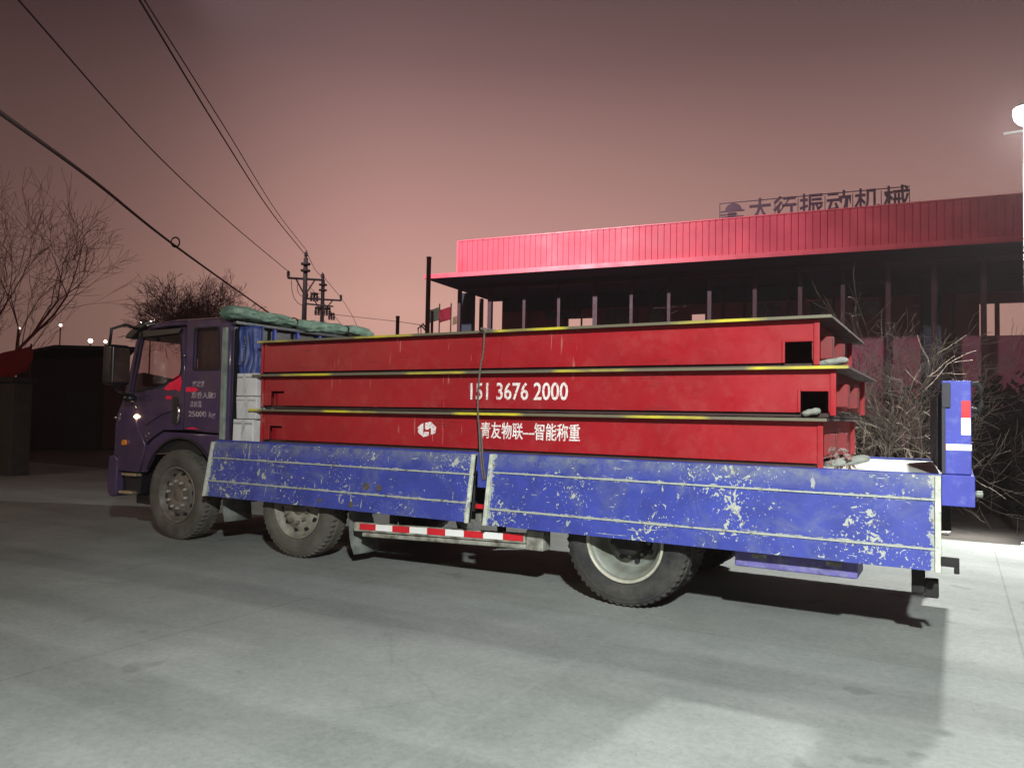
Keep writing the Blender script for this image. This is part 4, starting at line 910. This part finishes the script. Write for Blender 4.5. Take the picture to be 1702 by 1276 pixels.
# ================================================================= TREES AND SHRUBS
def grow(rg, out, p, d, L, r, lev, maxlev, bend, split, ang, up_, rmin=.004):
    n = 3; pts = [p]; rs = [r]
    for i in range(n):
        d = (d+Vector((rg.gauss(0, bend), rg.gauss(0, bend), rg.gauss(0, bend)+up_))).normalized()
        p = p+d*L/n; pts.append(p); rs.append(max(rmin, r*(1-.38*(i+1)/n)))
        if lev < maxlev and i < n-1 and rg.random() < .75:
            sd = (d+Vector((rg.gauss(0, ang), rg.gauss(0, ang), rg.gauss(0, ang)))).normalized()
            grow(rg, out, p, sd, L*rg.uniform(.55, .8), rs[-1]*.55, lev+1, maxlev, bend, split, ang, up_, rmin)
    out.append((lev, pts, rs))
    if lev < maxlev:
        for k in range(split):
            sd = (d+Vector((rg.gauss(0, ang), rg.gauss(0, ang), rg.gauss(0, ang)*.8))).normalized()
            grow(rg, out, p, sd, L*rg.uniform(.62, .88), rs[-1]*.72, lev+1, maxlev, bend, split, ang, up_, rmin)
def woody(name, label, cat, loc, stems, seed, L, r, maxlev, bend, split, ang, up_, m_, trunk_lev=1, rmin=.004, group=None, lean=.3, mt=None, crown='crown', z0=0.):
    rg = random.Random(seed); o = thing(name, label, cat, loc, group); segs = []
    for k in range(stems):
        a = 2*math.pi*(k+rg.random()*.6)/max(1, stems); d = Vector((lean*math.cos(a), lean*math.sin(a), 1)).normalized()
        grow(rg, segs, Vector(loc)+Vector((0, 0, z0))+Vector((.12*math.cos(a), .12*math.sin(a), 0))*(stems > 1), d, L*rg.uniform(.85, 1.1), r, 0, maxlev, bend, split, ang, up_, rmin)
    tg_, cg = G(), G()
    if z0: tg_.tube([loc, (loc[0]+.04, loc[1], loc[2]+z0*.5), (loc[0], loc[1], loc[2]+z0+.05)], [r*2.2, r*1.9, r*1.8], 9)
    for lev, pts, rs in segs:
        (tg_ if lev < trunk_lev else cg).tube(pts, rs, 7 if lev < 2 else 3, lev == 0)
    tg_.build('trunk', mt or m_, o, 0, True); cg.build(crown, m_, o)
    return o
woody('bare_tree', 'large hazy leafless tree with wide forked branches at the far left', 'tree', (-41.0, 14.3, 0), 2, 11, 4.4, .16, 5, .10, 2, .46, .05, m_bark, 1, .008, 'bare trees on the left', .14)
woody('bare_tree', 'tall leafless tree cut off by the left edge of the photo', 'tree', (-44.5, 12.0, 0), 2, 29, 5.2, .2, 5, .10, 2, .44, .06, m_bark, 1, .008, 'bare trees on the left', .12)
woody('round_tree', 'dense round-crowned leafless tree standing behind the truck cab', 'tree', (-31.5, 18.2, 0), 13, 5, 1.36, .07, 5, .12, 2, .50, .035, m_bark2, 1, .0075, None, .62, None, 'crown', 3.9)
woody('bare_shrub', 'small bare shrub peeping out beside the green tarpaulin', 'shrub', (-28.6, 20.6, 0), 5, 45, 2.0, .05, 4, .13, 3, .5, .05, m_bark2, 1, .009, None, .35)
for i, (x, y, L, sd, lab, mm) in enumerate(((-1.0, 7.4, 1.13, 4, 'tangled grey leafless shrub rising right behind the red platform ends', m_twig), (-.75, 7.9, 1.05, 8, 'grey leafless shrub with long arching twigs left of the corner post', m_twig),
        (-.3, 9.4, .8, 23, 'leafless shrub coloured as in shade, half hidden behind the blue corner post', m_twigd), (-1.9, 8.6, 1.05, 33, 'dim bare shrub mostly hidden behind the stacked platforms', m_twigd))):
    woody('bare_shrub', lab, 'shrub', (x, y, -.03), 9, sd, L, .017, 4, .16, 2, .55, .02, mm, 1, .0028, 'bare shrubs on the verge', .32, None, 'twigs')
def leafy(loc, rx, ry, h, seed, label):
    rg = random.Random(seed); o = thing('dark_shrub', label, 'shrub', loc, 'dark evergreen shrubs below the building'); g = G(); t = G()
    for k in range(6):
        a = k*1.05; t.tube([loc, (loc[0]+rx*.5*math.cos(a), loc[1]+ry*.5*math.sin(a), h*.8)], [.04, .012], 5)
    cl = [(Vector((loc[0]+rg.gauss(0, .45)*rx, loc[1]+rg.gauss(0, .45)*ry, h*(.12+.78*rg.random()**.8))), rg.uniform(.18, .42)*h*.4) for _ in range(26)]
    for k in range(3400):
        c, s_ = rg.choice(cl); p = c+Vector((rg.gauss(0, 1), rg.gauss(0, 1), rg.gauss(0, .8)))*s_*.8
        if p.z < 0: p.z = rg.random()*.3
        d = Vector((rg.gauss(0, 1), rg.gauss(0, 1), rg.gauss(0, 1))).normalized(); e = d.orthogonal().normalized(); q = rg.uniform(.025, .06)
        g.add([p+d*q*1.7, p+e*q, p-d*q*1.7, p-e*q], [(0, 1, 2, 3)])
    t.build('stems', m_twigd, o); g.build('foliage', m_hedge, o)
for i, (x, y, rx, h, lab) in enumerate(((1.5, 11.5, 1.2, 2.5, 'dark evergreen shrub nearest the right edge of the photo'), (.3, 13.2, 1.3, 2.2, 'dark evergreen shrub behind the blue corner post'),
        (2.6, 15, 1.8, 2.7, 'tall dark evergreen shrub under the lit openings of the building'), (-2.2, 13.6, 1.4, 1.9, 'dark evergreen shrub behind the tangle of bare twigs'), (.6, 9.6, .8, 1.3, 'low dark shrub on the verge by the lamp post'))):
    leafy((x, y, -.03), rx, rx*.8, h, 50+i, lab)
# scrap of paper
g = G(); g.add([(-.24, 6.42, .0), (-.13, 6.36, .012), (-.10, 6.46, .02), (-.20, 6.50, .006)], [(0, 1, 2, 3)]); o = g.build('scrap_paper', m_paper); md = o.modifiers.new('s', 'SOLIDIFY'); md.thickness = .006
tag(o, 'small white scrap of paper lying on the dark soil beside the truck tail', 'litter')

# ================================================================= STREET LAMP AT THE KERB
L = thing('street_lamp', 'lit street lamp on a pale post at the right edge of the yard', 'street lamp', (.775, 5.86, 0))
g = G(); g.tube([(.775, 5.86, -.03), (.775, 5.86, 5.3)], [.06, .045], 14); g.build('post', m_lpole, L, 0, True)
g = G(); g.lathe([(0, .02), (.11, .02), (.11, 0), (.12, -.02), (.0, -.02)], (.775, 5.86, .0), 16, 'z'); g.box(.695, .855, 5.78, 5.94, -.02, .015); g.build('base_plate', m_lpole, L)
g = G(); g.tube([(.775, 5.86, 5.25), (.765, 5.75, 5.36), (.76, 5.6, 5.40)], .03, 8); g.box(.50, .70, 5.52, 5.56, 5.12, 5.14); g.build('lamp_arm', m_lpole, L)
g = G(); g.lathe([(0, .085), (.06, .08), (.13, .04), (.16, 0), (.15, -.005)], (.76, 5.6, 5.43), 24, 'z'); hd = g.build('lamp_head', m_lpole, L, 0, True)
g = G(); g.lathe([(0, -.20), (.09, -.18), (.14, -.12), (.155, -.04), (.14, .0), (0, .0)], (.76, 5.6, 5.42), 24, 'z'); g.build('bulb', m_lamp, hd, 0, True)

# ================================================================= LEFT BACKGROUND
# dark shed
s0 = Vector((-28.46, 8.78, 0)); s1 = Vector((-26.75, 11.68, 0)); dr = (s1-s0).normalized(); nn = Vector((-dr.y, dr.x, 0))
SH = thing('brick_shed', 'low dark shed with a flat roof sloping down at its left end', 'shed', s0)
def shp(a, b, z): p = s0+dr*a+nn*b; return (p.x, p.y, z)
LL = (s1-s0).length
g = G(); g.hexa([shp(0, 0, -.02), shp(LL, 0, -.02), shp(LL, 6, -.02), shp(0, 6, -.02), shp(0, 0, 3.1), shp(LL, 0, 3.45), shp(LL, 6, 3.45), shp(0, 6, 3.1)]); g.build('wall', m_shed, SH)
g = G(); g.hexa([shp(-.5, -.4, 3.08), shp(1.1, -.4, 3.56), shp(1.1, 6.3, 3.56), shp(-.5, 6.3, 3.08), shp(-.5, -.4, 3.2), shp(1.1, -.4, 3.68), shp(1.1, 6.3, 3.68), shp(-.5, 6.3, 3.2)])
g.hexa([shp(1.103, -.4, 3.56), shp(LL+.3, -.4, 3.62), shp(LL+.3, 6.3, 3.62), shp(1.103, 6.3, 3.56), shp(1.103, -.4, 3.68), shp(LL+.3, -.4, 3.76), shp(LL+.3, 6.3, 3.76), shp(1.103, 6.3, 3.68)])
g.build('roof', m_shedr, SH)
g = G(); g.hexa([shp(1.5, -.03, 0), shp(2.5, -.03, 0), shp(2.5, -.004, 0), shp(1.5, -.004, 0), shp(1.5, -.03, 2.1), shp(2.5, -.03, 2.1), shp(2.5, -.004, 2.1), shp(1.5, -.004, 2.1)]); g.build('door', mat('shed_door', (.012, .010, .011), .7), SH)
g = G(); g.hexa([shp(2.7, -.03, 0), shp(3.3, -.03, 0), shp(3.3, -.004, 0), shp(2.7, -.004, 0), shp(2.7, -.03, 2.6), shp(3.3, -.03, 2.6), shp(3.3, -.004, 2.6), shp(2.7, -.004, 2.6)]); g.build('shutter', mat('red_shutter', (.06, .010, .014), .7), SH)
# gate post / wall stub
W_ = thing('gate_wall', 'dark rendered wall stub cut off by the left edge of the photo', 'wall', (-18.6, 3.3, 0))
g = G(); g.box(-20.4, -17.55, 3.15, 3.55, -.02, 2.0); g.build('wall', m_gpost, W_, .02); g = G(); g.box(-20.45, -17.48, 3.08, 3.62, 2.003, 2.12); g.build('coping', m_shedr, W_, .02)
# red banner on a short pole
Bn = thing('red_banner', 'red banner sticking up over the dark wall at the far left', 'banner', (-26.4, 8.0, 0))
g = G(); g.tube([(-26.35, 8.1, 0), (-26.35, 8.1, 3.55)], .03, 8); g.build('banner_pole', m_steelp, Bn)
g = G(); v = []
for i in range(9):
    t = i/8
    for j in range(5): v.append((-26.35-.55*t+.05*math.sin(j+t*5), 8.1-1.0*t+.06*math.sin(t*8+j), 3.5-.85*j/4-.45*t))
g.add(v, [(i*5+j, i*5+5+j, i*5+6+j, i*5+1+j) for i in range(8) for j in range(4)]); f = g.build('banner_cloth', m_banner, Bn, 0, True); md = f.modifiers.new('s', 'SOLIDIFY'); md.thickness = .015
# distant lamps
for (x, y, z, r), lab in (((-71, 30.5, 8.3, .07), 'leftmost tiny distant lamp among the bare branches'), ((-69.5, 33.2, 8.8, .12), 'tiny distant lamp glowing behind the bare tree'), ((-59.85, 30.2, 6.8, .17), 'brighter of the two tiny lamps just above the shed roof'),
                       ((-59.3, 31.1, 6.8, .12), 'dimmer of the two tiny lamps just above the shed roof'), ((-58.5, 34.5, 8.8, .09), 'tiny distant lamp beside the mirror arm of the truck')):
    o = thing('distant_lamp', lab, 'street lamp', (x, y, 0), 'distant lamps on the left')
    g = G(); g.tube([(x, y, -.03), (x, y, z-.2)], .06, 6); g.build('lamp_post', m_bark, o)
    g = G(); g.lathe([(0, r), (r*.7, r*.7), (r, 0), (r*.7, -r*.7), (0, -r)], (x, y, z), 12, 'z'); g.build('bulb', m_farl, o, 0, True)


# ================================================================= HAZE
hz = G(); hz.box(-118, 58, -58, 88, -1.1, 24); ho = hz.build('haze', m_shed); ho.data.materials.clear()
hm = bpy.data.materials.new('night_haze'); hm.use_nodes = True; t = hm.node_tree; t.nodes.clear()
pv = N(t, 'ShaderNodeVolumePrincipled'); pv.inputs['Color'].default_value = (.85, .70, .72, 1); pv.inputs['Density'].default_value = .0009; pv.inputs['Anisotropy'].default_value = .45
oo = N(t, 'ShaderNodeOutputMaterial'); t.links.new(pv.outputs[0], oo.inputs['Volume']); ho.data.materials.append(hm); tag(ho, None, None, kind='stuff')
